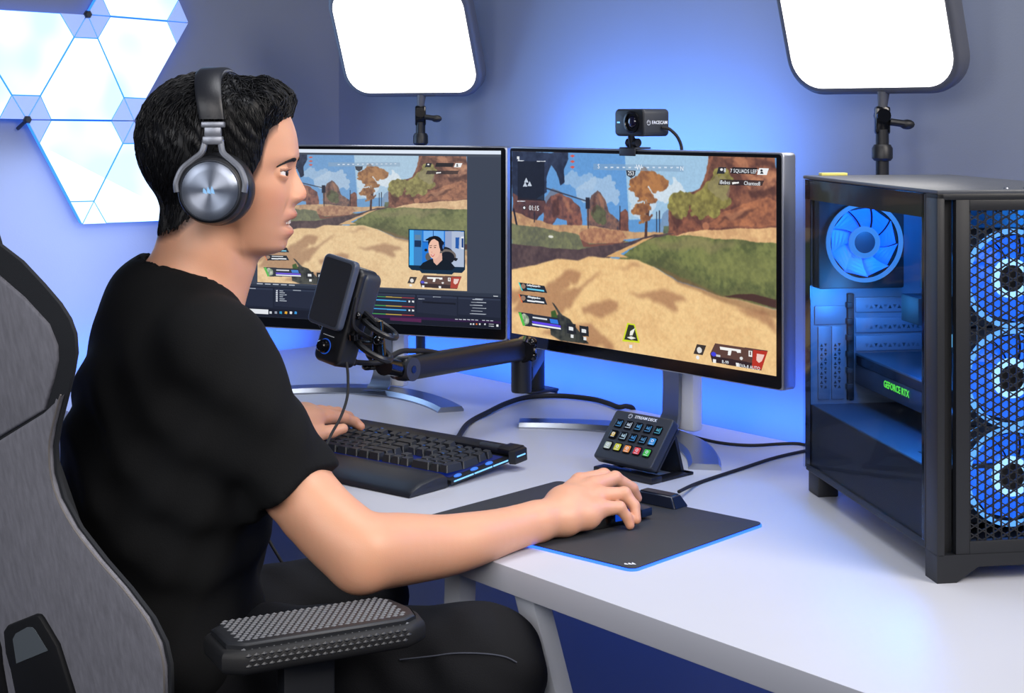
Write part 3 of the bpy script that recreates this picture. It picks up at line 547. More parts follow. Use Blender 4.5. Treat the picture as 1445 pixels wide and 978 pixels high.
# ---------------------------------------------------------------- webcam
wc = Vector((.199, 2.613, 1.2805)); wx = Vector((.61, -.79, 0)).normalized(); wn = Vector((-.79, -.61, 0)).normalized()
cam_root = thing('webcam', 'small dark webcam with blue status light clipped on the right monitor', 'webcam', (wc.x, wc.y, 1.236))
FW = frame(wc+Vector((.004, 0, 0)), wx, Z, wn)
m = MB(); m.prism(rrect(.074, .046, .008, 5), -.048, .008, Mx=FW, bev=.003, seg=3); m.build('body', 'darkgrey', cam_root)
m = MB(); m.prism(rrect(.070, .042, .006, 4), .0078, .0095, Mx=FW, bev=.001); m.build('front_plate', 'black', cam_root)
m = MB(); m.lathe([(.0185, .009), (.0185, .0125), (.015, .013), (.0135, .0095)], Mx=FW@Matrix.Translation((.008, .001, 0)), n=32); b_ = m.build('lens_ring', 'black_gloss', cam_root)
m = MB(); m.sphere((.008, .001, .0085), .0105, 20, Mx=FW, sc=(1, 1, .45)); m.build('lens', 'lens', cam_root)
m = MB(); m.box((-.029, -.001, .0094), (-.0225, .0015, .0102), Mx=FW); m.build('status_light', 'led_line', cam_root)
mx_ = Vector((FR[0][0], FR[1][0], 0)); my_ = Vector((-FR[0][2], -FR[1][2], 0)); cb = Vector((wc.x, wc.y, 1.2355))
m = MB(); m.box((-.024, -.004, -.011), (.014, -.0015, .0035), .001, Mx=frame(cb, mx_, my_, Z)); m.box((-.024, -.004, .0006), (.014, .034, .0035), .001, Mx=frame(cb, mx_, my_, Z)); m.build('clip', 'darkgrey', cam_root)
m = MB(); m.tube([cb+Z*.003+my_*.006, wc-Z*.02], [.0065, .0055], 14); m.tube([cb+Z*.011+my_*.006-mx_*.012, cb+Z*.011+my_*.006+mx_*.012], .0075, 16); m.build('hinge', 'black', cam_root)
m = MB(); bk = FW @ Vector((.0, -.004, -.048)); m.tube(smoothpath([at(934, 180, 2.60), at(944, 182, 2.60), at(955, 192, 2.60), at(961, 205, 2.60), at(962, 216, 2.60)]+[at(962, 240, 2.62)]), .0028, 10); m.build('cord', 'rubber', cam_root)
text('FACECAM', .0078, frame(FW @ Vector((.0372, 0, -.026)), -wn, Z, wx), 'txt', cam_root, bold=.0001)
def ringlogo(c, Fm, r, parent, m_='txt', w=.18):
    m = MB()
    for r0, a0, a1 in ((r, -150, 60), (r, 80, 190), (r*.55, -20, 200)):
        pts = [(r0*math.cos(R_(a)), r0*math.sin(R_(a))) for a in np.linspace(a0, a1, 14)]
        for k in range(13):
            (x0, y0), (x1, y1) = pts[k], pts[k+1]; q = 1-w
            m.raw([Fm @ Vector(c_) for c_ in ((x0, y0, 0), (x1, y1, 0), (x1*q, y1*q, 0), (x0*q, y0*q, 0))], [(0, 1, 2, 3)])
    return m.build('logo', m_, parent, smooth=False)
ringlogo(0, frame(FW @ Vector((.0374, 0, -.001)), -wn, Z, wx), .0042, cam_root)
# ---------------------------------------------------------------- microphone arm
arm_c = Vector((.0184, 2.76, .879)); arm_e = Vector((-.178, 2.45, .893))
pb = at(757, 551, 3.125); pb.z = DESKZ
arm = thing('boom_stand', 'low black boom arm clamped at the desk back edge, reaching under the monitors', 'boom arm', pb)
m = MB(); m.box((-.028, -.035, .0006), (.028, .036, .006), .002, Mx=frame(pb, -U, V, Z)); m.box((-.025, .031, -.06), (.025, .037, .006), .001, Mx=frame(pb-V*.002, -U, V, Z)); m.box((-.02, -.03, -.06), (.02, .036, -.054), .001, Mx=frame(pb, -U, V, Z)); m.build('clamp', 'black', arm)
m = MB(); m.tube([pb+Z*.004, pb+Z*.095], .0165, 24); m.build('post', 'black', arm)
e2 = Vector((arm_c.x+.002, arm_c.y+.005, .835)); p2 = pb+Z*.075
def boxbar(a, b, w, h, bev=.006):
    a = Vector(a); b = Vector(b); y = (b-a).normalized(); x = y.cross(Z).normalized(); z = x.cross(y)
    mm = MB(); mm.box((-w/2, 0, -h/2), (w/2, (b-a).length, h/2), bev, 3, Mx=frame(a, x, y, z)); return mm
boxbar(p2, e2, .034, .028).build('lower_arm', 'black', arm)
m = MB(); m.lathe([(.017, 0), (.018, .003), (.018, .066), (.015, .070), (.015, .088), (.011, .092)], Mx=Matrix.Translation((arm_c.x-.002, arm_c.y, .803)), n=28); m.build('elbow_pivot', 'black', arm)
m = MB(); m.tube([arm_c+Vector((.0, -.02, -.002)), arm_c+Vector((.006, .018, .002))], .0195, 24); m.sphere(arm_c+Vector((.017, -.004, .012)), .009, 12); m.sphere(arm_c+Vector((.018, -.006, -.012)), .009, 12); m.tube([arm_c+Vector((.008, -.01, 0)), arm_c+Vector((.024, -.012, 0))], .006, 10); m.build('elbow_knob', 'black_gloss', arm)
mb_ = boxbar(arm_e, arm_c, .030, .038, .009); mb_.build('upper_arm', 'black', arm)
d_ = (arm_e-arm_c).normalized(); side = d_.cross(Z).normalized()
if side.y > 0: side = -side
m = MB(); m.tube([arm_e+d_*-.016-side*.018, arm_e+d_*-.016+side*.0175], .0185, 28); m.build('end_disc', 'darkgrey', arm)
m = MB(); m.tube([arm_e+d_*-.016+side*.0176, arm_e+d_*-.016+side*.0185], .006, 16); m.build('pivot_screw', 'black_gloss', arm)
j = at(543, 516, 2.42)
m = MB(); m.tube([arm_e+d_*-.01, j], [.014, .0135], 16)
for k in range(5): m.tube([arm_e.lerp(j, .35+k*.16)-side*.0155, arm_e.lerp(j, .35+k*.16)+side*.0155], .004, 8)
m.tube([j-Vector((.0, .016, 0)), j+Vector((0, .016, 0))], .013, 16); m.tube([j, j+Vector((-.024, -.004, -.001))], .0055, 10); m.sphere(j+Vector((-.027, -.004, -.001)), .0075, 12, sc=(1.2, 1, .8)); m.build('tilt_joint', 'black_gloss', arm)
m = MB(); k0 = j+Vector((-.005, 0, .008)); k1 = at(513, 470, 2.38); m.tube([k0, k0.lerp(k1, .35), k0.lerp(k1, .36), k1], [.0155, .0165, .0145, .0135], 20); m.build('stand_adapter', 'black', arm)
# coiled cord lying along the arm
pa = [at(488, 507, 2.33), at(500, 511, 2.36), at(530, 512, 2.39), at(548, 505, 2.41), at(566, 496, 2.44), at(582, 495, 2.47), at(606, 496, 2.52), at(630, 502, 2.55)]
m = MB(); m.tube(smoothpath(pa), .0042, 10); m.tube([pa[0], pa[1]], [.006, .006], 10); m.build('cord', 'rubber', arm)

# ---------------------------------------------------------------- microphone
mu = Vector((.262, .06, .96)).normalized(); mn = Vector((-.62, -.78, .10)); mn = (mn-mu*mn.dot(mu)).normalized(); mxx = mu.cross(mn).normalized()
mc = at(470, 441, 2.33)
FMic = frame(mc, mxx, mu, mn)          # x to the right of its front, y up, z front
mic = thing('microphone', 'black desktop microphone with flat pop shield hanging before the left monitor', 'microphone', mc-mu*.08)
m = MB(); m.prism(rrect(.056, .150, .012, 6), -.040, .000, Mx=FMic@Matrix.Translation((.004, -.001, -.006)), bev=.007, seg=4); m.build('body', 'black', mic)
m = MB(); m.prism(rrect(.058, .070, .012, 6), -.044, -.004, Mx=FMic@Matrix.Translation((.006, .036, -.008)), bev=.009, seg=4); m.build('capsule_grille', 'darkgrey', mic)
m = MB(); m.prism(rrect(.068, .106, .009, 6), .001, .013, Mx=FMic@Matrix.Translation((-.001, .030, .002)), bev=.003, seg=3); sf = m.build('pop_filter', mat('filter_rim', (70, 78, 94), .4), mic)
m = MB(); m.prism(rrect(.058, .096, .006, 5), .0132, .0142, Mx=FMic@Matrix.Translation((-.001, .030, .002))); m.build('filter_mesh', mat('fine_mesh', (50, 52, 56), .38, .3, bump=.5, bscale=2500), sf)
m = MB(); m.lathe([(.0105, 0), (.0105, .003), (.0085, .004), (.0085, .010), (.007, .0115)], Mx=FMic@Matrix.Translation((-.003, -.052, -.006)), n=24); m.build('volume_knob', 'black_gloss', mic)
m = MB(); m.lathe([(.0117, -.0002), (.0117, .0008), (.0107, .0008), (.0107, -.0002)], Mx=FMic@Matrix.Translation((-.003, -.052, -.006)), n=28, cap=False); m.build('knob_light', emat('knob_glow', (40, 110, 255), .5), mic)
m = MB()
for i in range(8): m.box((-.012+i*.003, -.0355, -.0056), (-.0105+i*.003, -.0345, -.0052), Mx=FMic)
for x, y in ((-.010, -.024), (-.001, -.024), (.005, -.020), (-.008, -.018)): m.box((x-.0008, y-.0008, -.0056), (x+.0008, y+.0008, -.0052), Mx=FMic)
m.build('level_lights', 'txt', mic)
mt_ = thing('shock_mount', 'black looped shock mount gripping the microphone sides', 'shock mount', at(512, 470, 2.37))
def L_(x, y, z): return FMic @ Vector((x, y, z))
m = MB(); m.tube(smoothpath([L_(-.034, .040, -.012), L_(-.042, .0, -.014), L_(-.044, -.018, -.018), L_(-.030, -.030, -.02), L_(-.006, -.036, -.030), L_(.024, -.034, -.052), L_(.05, -.028, -.05)], 6), .0028, 8)
m.tube(smoothpath([L_(.034, .032, -.004), L_(.038, -.004, -.006), L_(.040, -.016, -.02), L_(.038, -.024, -.05), L_(.05, -.026, -.058)], 6), .0036, 8); m.build('bracket', 'black', mt_)
for dz, nm in ((.0, 'loop'), (-.034, 'loop')):
    c = L_(.052, -.004+dz, -.052)
    pts = [c+(mxx*math.cos(a)*.030-mn*math.sin(a)*.024+mu*math.cos(a)*-.008) for a in np.linspace(-2.6, 2.6, 18)]
    m = MB(); m.tube(smoothpath(pts, 2), .0042 if dz == 0 else .005, 8); m.build(nm, 'black', mt_)
m = MB(); m.tube([L_(.030, .012, -.03), L_(.050, -.004, -.050)], .006, 10); m.tube([L_(.046, .004, -.05), L_(.060, -.05, -.062)], [.008, .011], 14); m.sphere(L_(.062, -.022, -.046), .008, 10); m.sphere(L_(.036, .006, -.016), .006, 10); m.tube([L_(.038, -.028, -.018), L_(.038, -.020, -.014)], .009, 14); m.build('clamp', 'black_gloss', mt_)

# ---------------------------------------------------------------- keyboard
KX = Vector((.775, -.632, 0)).normalized(); KY = Vector((.632, .775, 0)).normalized()
KO = Vector((-.0898, 2.310, DESKZ)); KW = .470; KD = .174
tl = math.atan(.013/.17)
kz = Vector((-KY.x*math.sin(tl), -KY.y*math.sin(tl), math.cos(tl))); ky = Vector((KY.x*math.cos(tl), KY.y*math.cos(tl), math.sin(tl)))
FK = frame(KO+Z*.004, KX, ky, kz)          # x<0 runs to the left end, y away, z up
kb = thing('keyboard', 'full size black keyboard with blue backlight under the hand', 'keyboard', KO)
m = MB(); m.prism([(-KW, 0), (0, 0), (0, KD), (-KW, KD)], 0, .0075, Mx=FK, bev=.0015); m.build('base_plate', 'black', kb)
m = MB(); m.prism([(-KW, .142), (0, .142), (0, KD), (-KW, KD)], .0076, .0165, Mx=FK, bev=.003, seg=2); m.build('top_bar', 'black', kb)
m = MB(); m.prism([(0, .135), (.010, .139), (.010, KD-.006), (0, KD)], -.003, .018, Mx=FK, bev=.002); m.prism([(-.028, .142), (0, .138), (0, KD), (-.028, KD)], .012, .019, Mx=FK, bev=.002); m.build('corner_cap', 'black', kb)
for a, b in ((.006, .050), (.053, .094), (.097, .132)):
    m = MB(); m.box((.0002, a, .0035), (.0012, b, .0055), Mx=FK); m.build('light_bar', 'led_line', kb, smooth=False)
m = MB(); m.box((.0102, .143, .008), (.0110, .163, .010), Mx=FK); m.build('light_bar', 'led_line', kb, smooth=False)
glow = MB(); glow.box((-KW+.008, .010, .0076), (-.012, .135, .0080), Mx=FK); glow.build('backlight_plate', emat('key_backlight', (16, 60, 200), .22), kb, smooth=False)
m = MB(); m.lathe([(.017, 0), (.017, .005), (.012, .0055)], Mx=FK@Matrix.Translation((-.418, .156, .0165)), n=28); m.build('control_wheel', 'black', kb)
m = MB(); m.lathe([(.0182, 0), (.0195, .002), (.0178, .0035)], Mx=FK@Matrix.Translation((-.418, .156, .0165)), n=28, cap=False); m.build('wheel_light', 'led', kb)
m = MB(); m.tube([FK@Vector((-.066, .148, .0155)), FK@Vector((-.026, .148, .0155))], .0062, 14); m.build('volume_roller', 'darkgrey', kb)
KEYM = {}
def keymesh(w, d):
    k = (round(w, 4), round(d, 4))
    if k not in KEYM:
        t = bmesh.new(); b = .0176; hw = w/2; hd = d/2; vs = []
        for z, ins in ((0, 0), (.0108, .0022)):
            for x, y in rrect(2*(hw-ins), 2*(hd-ins), .0014, 1, 0, .0004 if z else 0): vs.append(t.verts.new((x, y, z)))
        n = len(vs)//2
        t.faces.new(vs[n:])
        for i in range(n): t.faces.new((vs[i], vs[(i+1) % n], vs[n+(i+1) % n], vs[n+i]))
        me = bpy.data.meshes.new('key'); t.to_mesh(me); t.free(); me.materials.append(M['key']); KEYM[k] = me
    return KEYM[k]
M['key'] = mat('keycap', (40, 44, 50), .42, bump=.1, bscale=2500)
PT = .019; GAPS = .0012
LEGM = bpy.data.meshes.new('legend'); LEGM.from_pydata([(-.0028, -.001, 0), (.0028, -.001, 0), (.0028, .0012, 0), (-.0028, .0012, 0)], [], [(0, 1, 2, 3)]); LEGM.materials.append(emat('legend_glow', (40, 120, 235), .55))
def key(u, r, wu=1., hu=1., z=0., nm='key'):
    w = wu*PT-GAPS; d = hu*PT-GAPS; x = -.4655+.021+u*PT+wu*PT/2; y = .0105+r*PT+hu*PT/2 + (.004 if r >= 5 else 0)
    o = place(nm, keymesh(w, d), kb, FK@Matrix.Translation((x, y, .0088+z+.0010*abs(r-2.2)))@Matrix.Rotation(R_(2.5*(r-2)), 4, 'X'))
    return x, y
rows = [[(0, 1.25), (1.25, 1.25), (2.5, 1.25), (3.75, 6.25), (10, 1.25), (11.25, 1.25), (12.5, 1.25), (13.75, 1.25)],
        [(0, 2.25)]+[(2.25+i, 1) for i in range(10)]+[(12.25, 2.75)], [(0, 1.75)]+[(1.75+i, 1) for i in range(11)]+[(12.75, 2.25)],
        [(0, 1.5)]+[(1.5+i, 1) for i in range(12)]+[(13.5, 1.5)], [(i, 1) for i in range(13)]+[(13, 2)],
        [(0, 1)]+[(2+i, 1) for i in range(4)]+[(6.5+i, 1) for i in range(4)]+[(11+i, 1) for i in range(4)]]
for r, rw in enumerate(rows):
    for u, w in rw: key(u, r, w)
    for i in range(3):
        if r in (0, 3, 4, 5) or (r == 1 and i == 1): key(15.25+i, r)
    if r < 5: key(-1.05, r, nm='macro_key')
key(18.5, 0, 2); key(20.5, 0); key(21.5, 0, 1, 2); key(21.5, 2, 1, 2)
for r in (1, 2, 3):
    for i in range(3): key(18.5+i, r)
for i in range(4): key(18.5+i, 4)
for i in range(4): key(18.5+i, 5, .9, .7, -.002, 'media_key')
for x in (-.016,):
    for y in (.022, .060, .095):
        m = MB(); m.sphere((0, 0, 0), .0052, 10, Mx=FK@Matrix.Translation((-.0062, y, .0085)), sc=(.8, 1.6, .5)); m.build('side_glow', emat('side_key_glow', (60, 135, 255), .9), kb)
m = MB()
for u, r in ((13.2, 1.85), (14.7, 1.9), (15.5, 1.95), (15.9, 1.6)): m.box((-.4445+u*PT, .0105+r*PT, .0083), (-.4445+(u+.7)*PT, .0105+(r+.5)*PT, .0092), Mx=FK)
m.build('glow_patch', 'led_soft', kb)
for lx, ly in ((0, 0),):
    for u, r in [(2+i*1.5, 4) for i in range(8)]+[(16, 3), (19, 4), (20, 3), (19, 2), (3.4, 5.3), (9, 5.3), (12, 5.3)]:
        place('legend', LEGM, kb, FK@Matrix.Translation((-.4445+(u+.5)*PT, .0105+r*PT+.0175, .0222)))
# wrist rest
FKw = frame(KO+Z*.0022, KX, KY, Z)
wr_ = thing('wrist_rest', 'padded black leatherette wrist rest in front of the keyboard', 'wrist rest', FK@Vector((-.25, -.045, 0)))
m = MB(); prof = [(-.004, .0), (-.004, .016), (-.010, .0205), (-.030, .0205), (-.060, .0165), (-.082, .008), (-.087, .001), (-.087, 0)]; vs = []; fs = []
xs = [-.452, -.449, -.444, -.40]+[-.40+i*.037 for i in range(1, 10)]+[-.030, -.014, -.007, -.004]
for i, x in enumerate(xs):
    e = {0: .80, 1: .93, 2: .99, len(xs)-1: .80, len(xs)-2: .93, len(xs)-3: .99}.get(i, 1.)
    for y, z in prof: vs.append(FKw@Vector((x, -.0435+(y+.0435)*(.97+.03*e), z*e-.001)))
n = len(prof)
for i in range(len(xs)-1):
    for k in range(n): fs.append((i*n+k, (i+1)*n+k, (i+1)*n+(k+1) % n, i*n+(k+1) % n))
fs += [tuple(range(n)), tuple((len(xs)-1)*n+k for k in range(n))[::-1]]
m.raw(vs, fs); bmesh.ops.recalc_face_normals(m.bm, faces=list(m.bm.faces)); m.build('cushion', mat('leatherette', (26, 30, 38), .42, bump=.2, bscale=900), wr_, sharp=50)
text('CORSAIR', .011, FKw@Matrix.Translation((-.395, -.03, .0200))@Matrix.Rotation(0, 4, 'Z'), mat('debossed', (60, 66, 76), .5), wr_, 'embossed_mark')
# ---------------------------------------------------------------- cables
def dpt(px, py, z=.006):
    d = (CAMZ-DESKZ-z)*FPX/(py-HY); return at(px, py, d)
def cable(label, pts, r, name='cable'):
    m = MB(); m.tube(smoothpath(pts), r, 10); return setp(m.build(name, 'rubber'), label, 'cable')
cable('thick black keyboard cable curving over the white desk and off its back edge', [FK@Vector((-.135, KD-.01, .006)), dpt(660, 598), dpt(690, 581), dpt(715, 569), dpt(745, 560.5), dpt(790, 558.5), dpt(835, 563), dpt(858, 569), dpt(873, 574.5), dpt(876, 575.5)+V*.016+Z*.001, dpt(878, 576)+V*.031-Z*.010, dpt(878, 576)+V*.034-Z*.06, dpt(878, 576)+V*.034-Z*.25], .0047)
cable('thin black cable from the button pad to the computer back', [dpt(948, 604, .03), dpt(958, 609, .006), dpt(985, 618, .003), dpt(1020, 625.5, .003), dpt(1060, 628.5, .003), dpt(1100, 626.5, .003), dpt(1125, 626, .003), dpt(1145, 630, .003)], .0026)
cable('thin black mouse pad cable running to the computer back', [dpt(958, 694, .011), dpt(972, 687, .007), dpt(984, 682, .003), dpt(1010, 673, .003), dpt(1050, 660, .003), dpt(1090, 647, .003), dpt(1128, 638, .003), dpt(1150, 634, .003)], .0026)
cable('thin black cable hanging from the microphone across the wrist of the left hand', [at(489, 512, 2.30), at(491, 530, 2.28), at(490, 560, 2.24), at(481, 588, 2.2), at(468, 612, 2.17), at(457, 636, 2.14), at(440, 665, 2.12), at(405, 695, 2.12), at(376, 715, 2.12), at(369, 728, 2.12), at(377, 757, 2.12), at(395, 789, 2.12), at(415, 820, 2.13)], .0021)
# ---------------------------------------------------------------- button pad on its stand
BX = Vector((.70, -.714, 0)).normalized(); BY = Vector((.714, .70, 0)).normalized(); ta = R_(50)
bu = BY*math.cos(ta)+Z*math.sin(ta); bn = BX.cross(bu).normalized()
if bn.y > 0: bn = -bn
b0 = Vector((.1250, 2.418, .7635)); FB = frame(b0, BX, bu, bn)
pad = thing('button_pad', 'small tilted control pad with fifteen lit colour buttons beside the mouse pad', 'control pad', (b0.x+.05, b0.y, DESKZ))
m = MB(); m.prism(rrect(.118, .086, .005, 4, .059, .043), -.016, 0, Mx=FB, bev=.0025, seg=3); m.build('face', 'darkgrey', pad)
m = MB(); m.prism(rrect(.114, .080, .005, 4, .059, .043), -.024, -.0155, Mx=FB, bev=.003); m.build('back_shell', 'black', pad)
BC = [[(60, 130, 190), (190, 205, 225), (60, 140, 200), (60, 130, 190), (70, 160, 190)], [(225, 190, 60), (170, 200, 220), (50, 130, 200), (70, 130, 180), (40, 150, 235)], [(190, 205, 195), (215, 215, 50), (245, 150, 70), (235, 70, 80), (70, 205, 80)]]
for r in range(3):
    for c in range(5):
        x = .0195+c*.0198; y = .0625-r*.0198
        m = MB(); m.prism(rrect(.0158, .0152, .003, 3, x, y), 0, .0016, Mx=FB, bev=.0006); b = m.build('button', 'black_gloss', pad)
        m = MB(); col = BC[r][c]; dark = r < 2 and (r, c) not in ((1, 4), (1, 0))
        if (r, c) == (1, 0): m.prism(rrect(.007, .007, .001, 2, x, y), .0017, .002, Mx=FB)
        elif dark:
            m.prism(rrect(.009, .0012, .0005, 2, x, y-.0045), .0017, .002, Mx=FB); m.prism([(x-.003, y-.001), (x+.004, y-.002), (x+.003, y+.004), (x, y+.001), (x-.002, y+.004)], .0017, .002, Mx=FB); m.prism([(x+.0048, y-.005), (x+.006, y-.005), (x+.006, y+.005), (x+.0048, y+.005)], .0017, .002, Mx=FB)
        else: m.prism(rrect(.0118, .0112, .0015, 2, x, y), .0017, .002, Mx=FB)
        m.build('button_picture', emat('button_%d_%d' % (r, c), col, .75), b, smooth=False)
        if not dark:
            m = MB(); m.lathe([(.0026, .0021), (.0026, .0023), (.0016, .0023), (.0016, .0021)], Mx=FB@Matrix.Translation((x, y+.001, 0)), n=12, cap=False); m.box((x-.0035, y-.0045, .0021), (x+.0035, y-.0037, .0023), Mx=FB); m.build('button_icon', 'txt', b, smooth=False)
text('STREAM DECK', .0068, FB@Matrix.Translation((.0655, .0785, .0003)), 'txt', pad, bold=.0001)
ringlogo(0, FB@Matrix.Translation((.034, .0785, .0004)), .0040, pad)
st = thing('pad_stand', 'black folding stand holding the control pad', 'stand', (b0.x+.05, b0.y, DESKZ))
FS = frame(Vector((.1255, 2.412, DESKZ)), BX, BY, Z)
m = MB(); m.prism([(0, .0), (.118, 0), (.118, .095), (0, .095)], 0, .004, Mx=FS, bev=.001) if False else m.box((0, 0, 0), (.118, .026, .010), .002, Mx=FS)
m.box((0, .024, 0), (.010, .098, .0045), .001, Mx=FS); m.box((.096, .024, 0), (.118, .098, .0045), .001, Mx=FS); m.box((0, .085, 0), (.118, .100, .0045), .001, Mx=FS); m.build('base', 'black', st)
m = MB(); m.raw([FS@Vector(c) for c in ((.012, .074, .060), (.106, .074, .060), (.106, .092, .003), (.012, .092, .003), (.012, .068, .060), (.106, .068, .060), (.106, .086, .003), (.012, .086, .003))], [(0, 1, 2, 3), (7, 6, 5, 4), (0, 4, 5, 1), (1, 5, 6, 2), (2, 6, 7, 3), (3, 7, 4, 0)]); m.build('prop', 'black', st, smooth=False)
# ---------------------------------------------------------------- mouse pad, hub, mouse
ML = Vector((-.085, 2.163, DESKZ)); MB_ = Vector((.1463, 1.8805, DESKZ)); MR_ = Vector((.3405, 2.096, DESKZ))
px_ = (MR_-MB_).normalized(); py_ = (ML-MB_); py_ = (py_-px_*py_.dot(px_)).normalized(); pw = (MR_-MB_).length; ph = (ML-MB_).length
FP = frame(MB_, px_, py_, Z)
if FP.determinant() < 0: pass
mp_ = thing('mouse_pad', 'black mouse pad with a glowing blue rim', 'mouse pad', MB_+(px_*pw+py_*ph)/2)
m = MB(); m.prism(rrect(pw, ph, .012, 6, pw/2, ph/2), 0.0002, .0028, Mx=FP); m.build('light_rim', 'led_rim' if 'led_rim' in M else emat('rim_led', (36, 90, 255), 3.2), mp_, smooth=False)
m = MB(); m.prism(rrect(pw-.0028, ph-.0028, .011, 6, pw/2, ph/2), .0029, .0048, Mx=FP, bev=.0006); m.build('surface', mat('pad_surface', (44, 46, 50), .6, bump=.2, bscale=2500), mp_)
hb = FP@Vector((pw-.006, ph*.42, 0)); FH = frame(dpt(937, 706, 0)+Vector((.012, .012, 0)), -py_, px_, Z)
m = MB(); vs = [(-.034, -.017, .003), (.034, -.017, .003), (.034, .014, .003), (-.034, .014, .003), (-.026, -.008, .022), (.024, -.008, .022), (.024, .012, .022), (-.026, .012, .022)]
m.raw([FP@Matrix.Translation((pw-.012, ph*.475, 0))@Matrix.Rotation(R_(90), 4, 'Z')@Vector((v[0]*1.15-.006, v[1]*1.1, v[2])) for v in vs], [(0, 1, 2, 3)[::-1], (4, 5, 6, 7), (0, 1, 5, 4), (1, 2, 6, 5), (2, 3, 7, 6), (3, 0, 4, 7)])
bmesh.ops.recalc_face_normals(m.bm, faces=list(m.bm.faces)); bmesh.ops.bevel(m.bm, geom=list(m.bm.edges), offset=.0025, segments=3, affect='EDGES'); m.build('cable_hub', mat('hub_plastic', (24, 32, 52), .35), mp_)
def sail(Fm, s, m_, parent):
    m = MB()
    for x0, h in ((-.9, .55), (-.25, .85), (.35, 1.)):
        pts = [(x0, -.35), (x0+.62, -.55), (x0+.5, -.05), (x0+.12, h*.75), (x0-.02, .2)]
        m.raw([Fm@Vector((x*s, y*s, 0)) for x, y in pts], [tuple(range(5))])
    return m.build('emblem', m_, parent, smooth=False)
sail(FP@Matrix.Translation((.014, .016, .0051))@Matrix.Rotation(R_(45), 4, 'Z')@Matrix.Rotation(R_(-90), 4, 'Z'), .0075, 'txt', mp_)
mh = Vector((.82, .57, 0)).normalized(); ms = Vector((mh.y, -mh.x, 0))
FMo = frame(Vector((.121, 2.099, DESKZ+.005)), mh, -ms, Z)
mo = thing('computer_mouse', 'black mouse with blue lit side under the right hand', 'mouse', (.127, 2.09, DESKZ+.005))
def mousebody(sx, sy, sz, z0=0.):
    vs = []; fs = []; n = 32; rings = 9
    for j in range(rings+1):
        ph_ = j/rings*math.pi/2
        for k in range(n):
            a = 2*math.pi*k/n; ca, sa = math.cos(a), math.sin(a)
            x = math.copysign(abs(ca)**.8, ca)*sx*(math.cos(ph_)**.45); y = math.copysign(abs(sa)**.75, sa)*sy*(math.cos(ph_)**.45)*(1-.10*math.exp(-((x-.01)/.02)**2)+(.06 if x > .03 else 0))
            hz = sz*math.sin(ph_)**.8*(1-.38*max(0, (x+.01)/sx)**1.5-.5*max(0, (-x-.02)/sx)**2)
            vs.append(Vector((x, y, z0+hz)))
    for j in range(rings):
        for k in range(n): fs.append((j*n+k, j*n+(k+1) % n, (j+1)*n+(k+1) % n, (j+1)*n+k))
    fs.append(tuple(range(n))[::-1]); fs.append(tuple(rings*n+k for k in range(n)))
    return [FMo@v for v in vs], fs
m = MB(); m.raw(*mousebody(.062, .031, .036, .001)); m.build('shell', 'black_gloss', mo, sharp=60)
m = MB(); m.box((.0, -.0305, .006), (.030, -.0285, .020), .001, Mx=FMo); m.build('side_light', mat('side_glow', (10, 40, 110), .3, emit=(20, 80, 220), es=.6), mo)
m = MB(); m.prism([(.045, -.030), (.066, -.026), (.068, -.005), (.068, .005), (.066, .026), (.045, .030)], .004, .016, Mx=FMo, bev=.002); m.build('front_buttons', mat('mouse_buttons', (20, 34, 60), .35), mo)
# ---------------------------------------------------------------- computer case
PO = Vector((.5007, 1.836, DESKZ)); PY = Vector((-.149, .989, 0)).normalized(); PX = Vector((PY.y, -PY.x, 0))
FC = frame(PO, PX, PY, Z); CW, CD, CH = .230, .474, .4637
pc = thing('computer_case', 'black desktop computer with glass side and three blue lit front fans', 'computer', PO+PX*.115+PY*.23)
def cb(name, m_, *boxes, bev=.001, par=None, sm=True):
    m = MB()
    for lo, hi in boxes: m.box(lo, hi, bev, Mx=FC)
    return m.build(name, m_, par or pc, smooth=sm)
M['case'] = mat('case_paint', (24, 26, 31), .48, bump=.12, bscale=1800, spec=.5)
M['case_top_lit'] = mat('case_top_lit', (70, 73, 80), .4, bump=.15, bscale=1800)  # case paint lightened: the bright reflection on top is put into its colour
m = MB(); F2 = FC@Matrix(((1, 0, 0, 0), (0, 0, 1, 0), (0, 1, 0, 0), (0, 0, 0, 1)))
m.prism([(0, 0), (.024, 0), (.052, .018), (.178, .018), (.206, 0), (CW, 0), (CW, .033), (0, .033)], -.0, .034, Mx=F2); bmesh.ops.recalc_face_normals(m.bm, faces=list(m.bm.faces)); m.build('front_foot', 'case', pc, smooth=False)
cb('back_foot', 'case', ((.004, .42, 0), (.035, .462, .034)), bev=.002); cb('back_foot', 'case', ((CW-.035, .42, 0), (CW-.004, .462, .034)), bev=.002)
cb('front_frame', 'case', ((0, 0, .03), (.010, .034, CH-.004)), ((CW-.010, 0, .03), (CW, .034, CH-.004)), ((0, .0, CH-.012), (CW, .034, CH-.004)), bev=.002)
cb('recess', 'black_matte', ((.010, .012, .03), (.024, .03, CH-.012)), ((CW-.024, .012, .03), (CW-.010, .03, CH-.012)), sm=False)
cb('top_panel', 'case_top_lit', ((0, 0, CH-.005), (CW, CD, CH)), bev=.0015)
cb('bottom_tray', 'case', ((0.003, .034, .030), (CW, CD-.004, .040)), sm=False)
cb('right_panel', 'case', ((CW-.004, .034, .034), (CW, CD, CH-.005)), sm=False)
cb('lower_side', 'black_matte', ((.0055, .036, .04), (.0075, CD-.006, .128)), sm=False)
cb('top_rail', 'black_matte', ((.004, .034, CH-.024), (.012, CD, CH-.006)), sm=False)
cb('side_seam', 'case', ((.0, .034, .033), (.003, .038, CH-.006)), sm=False)
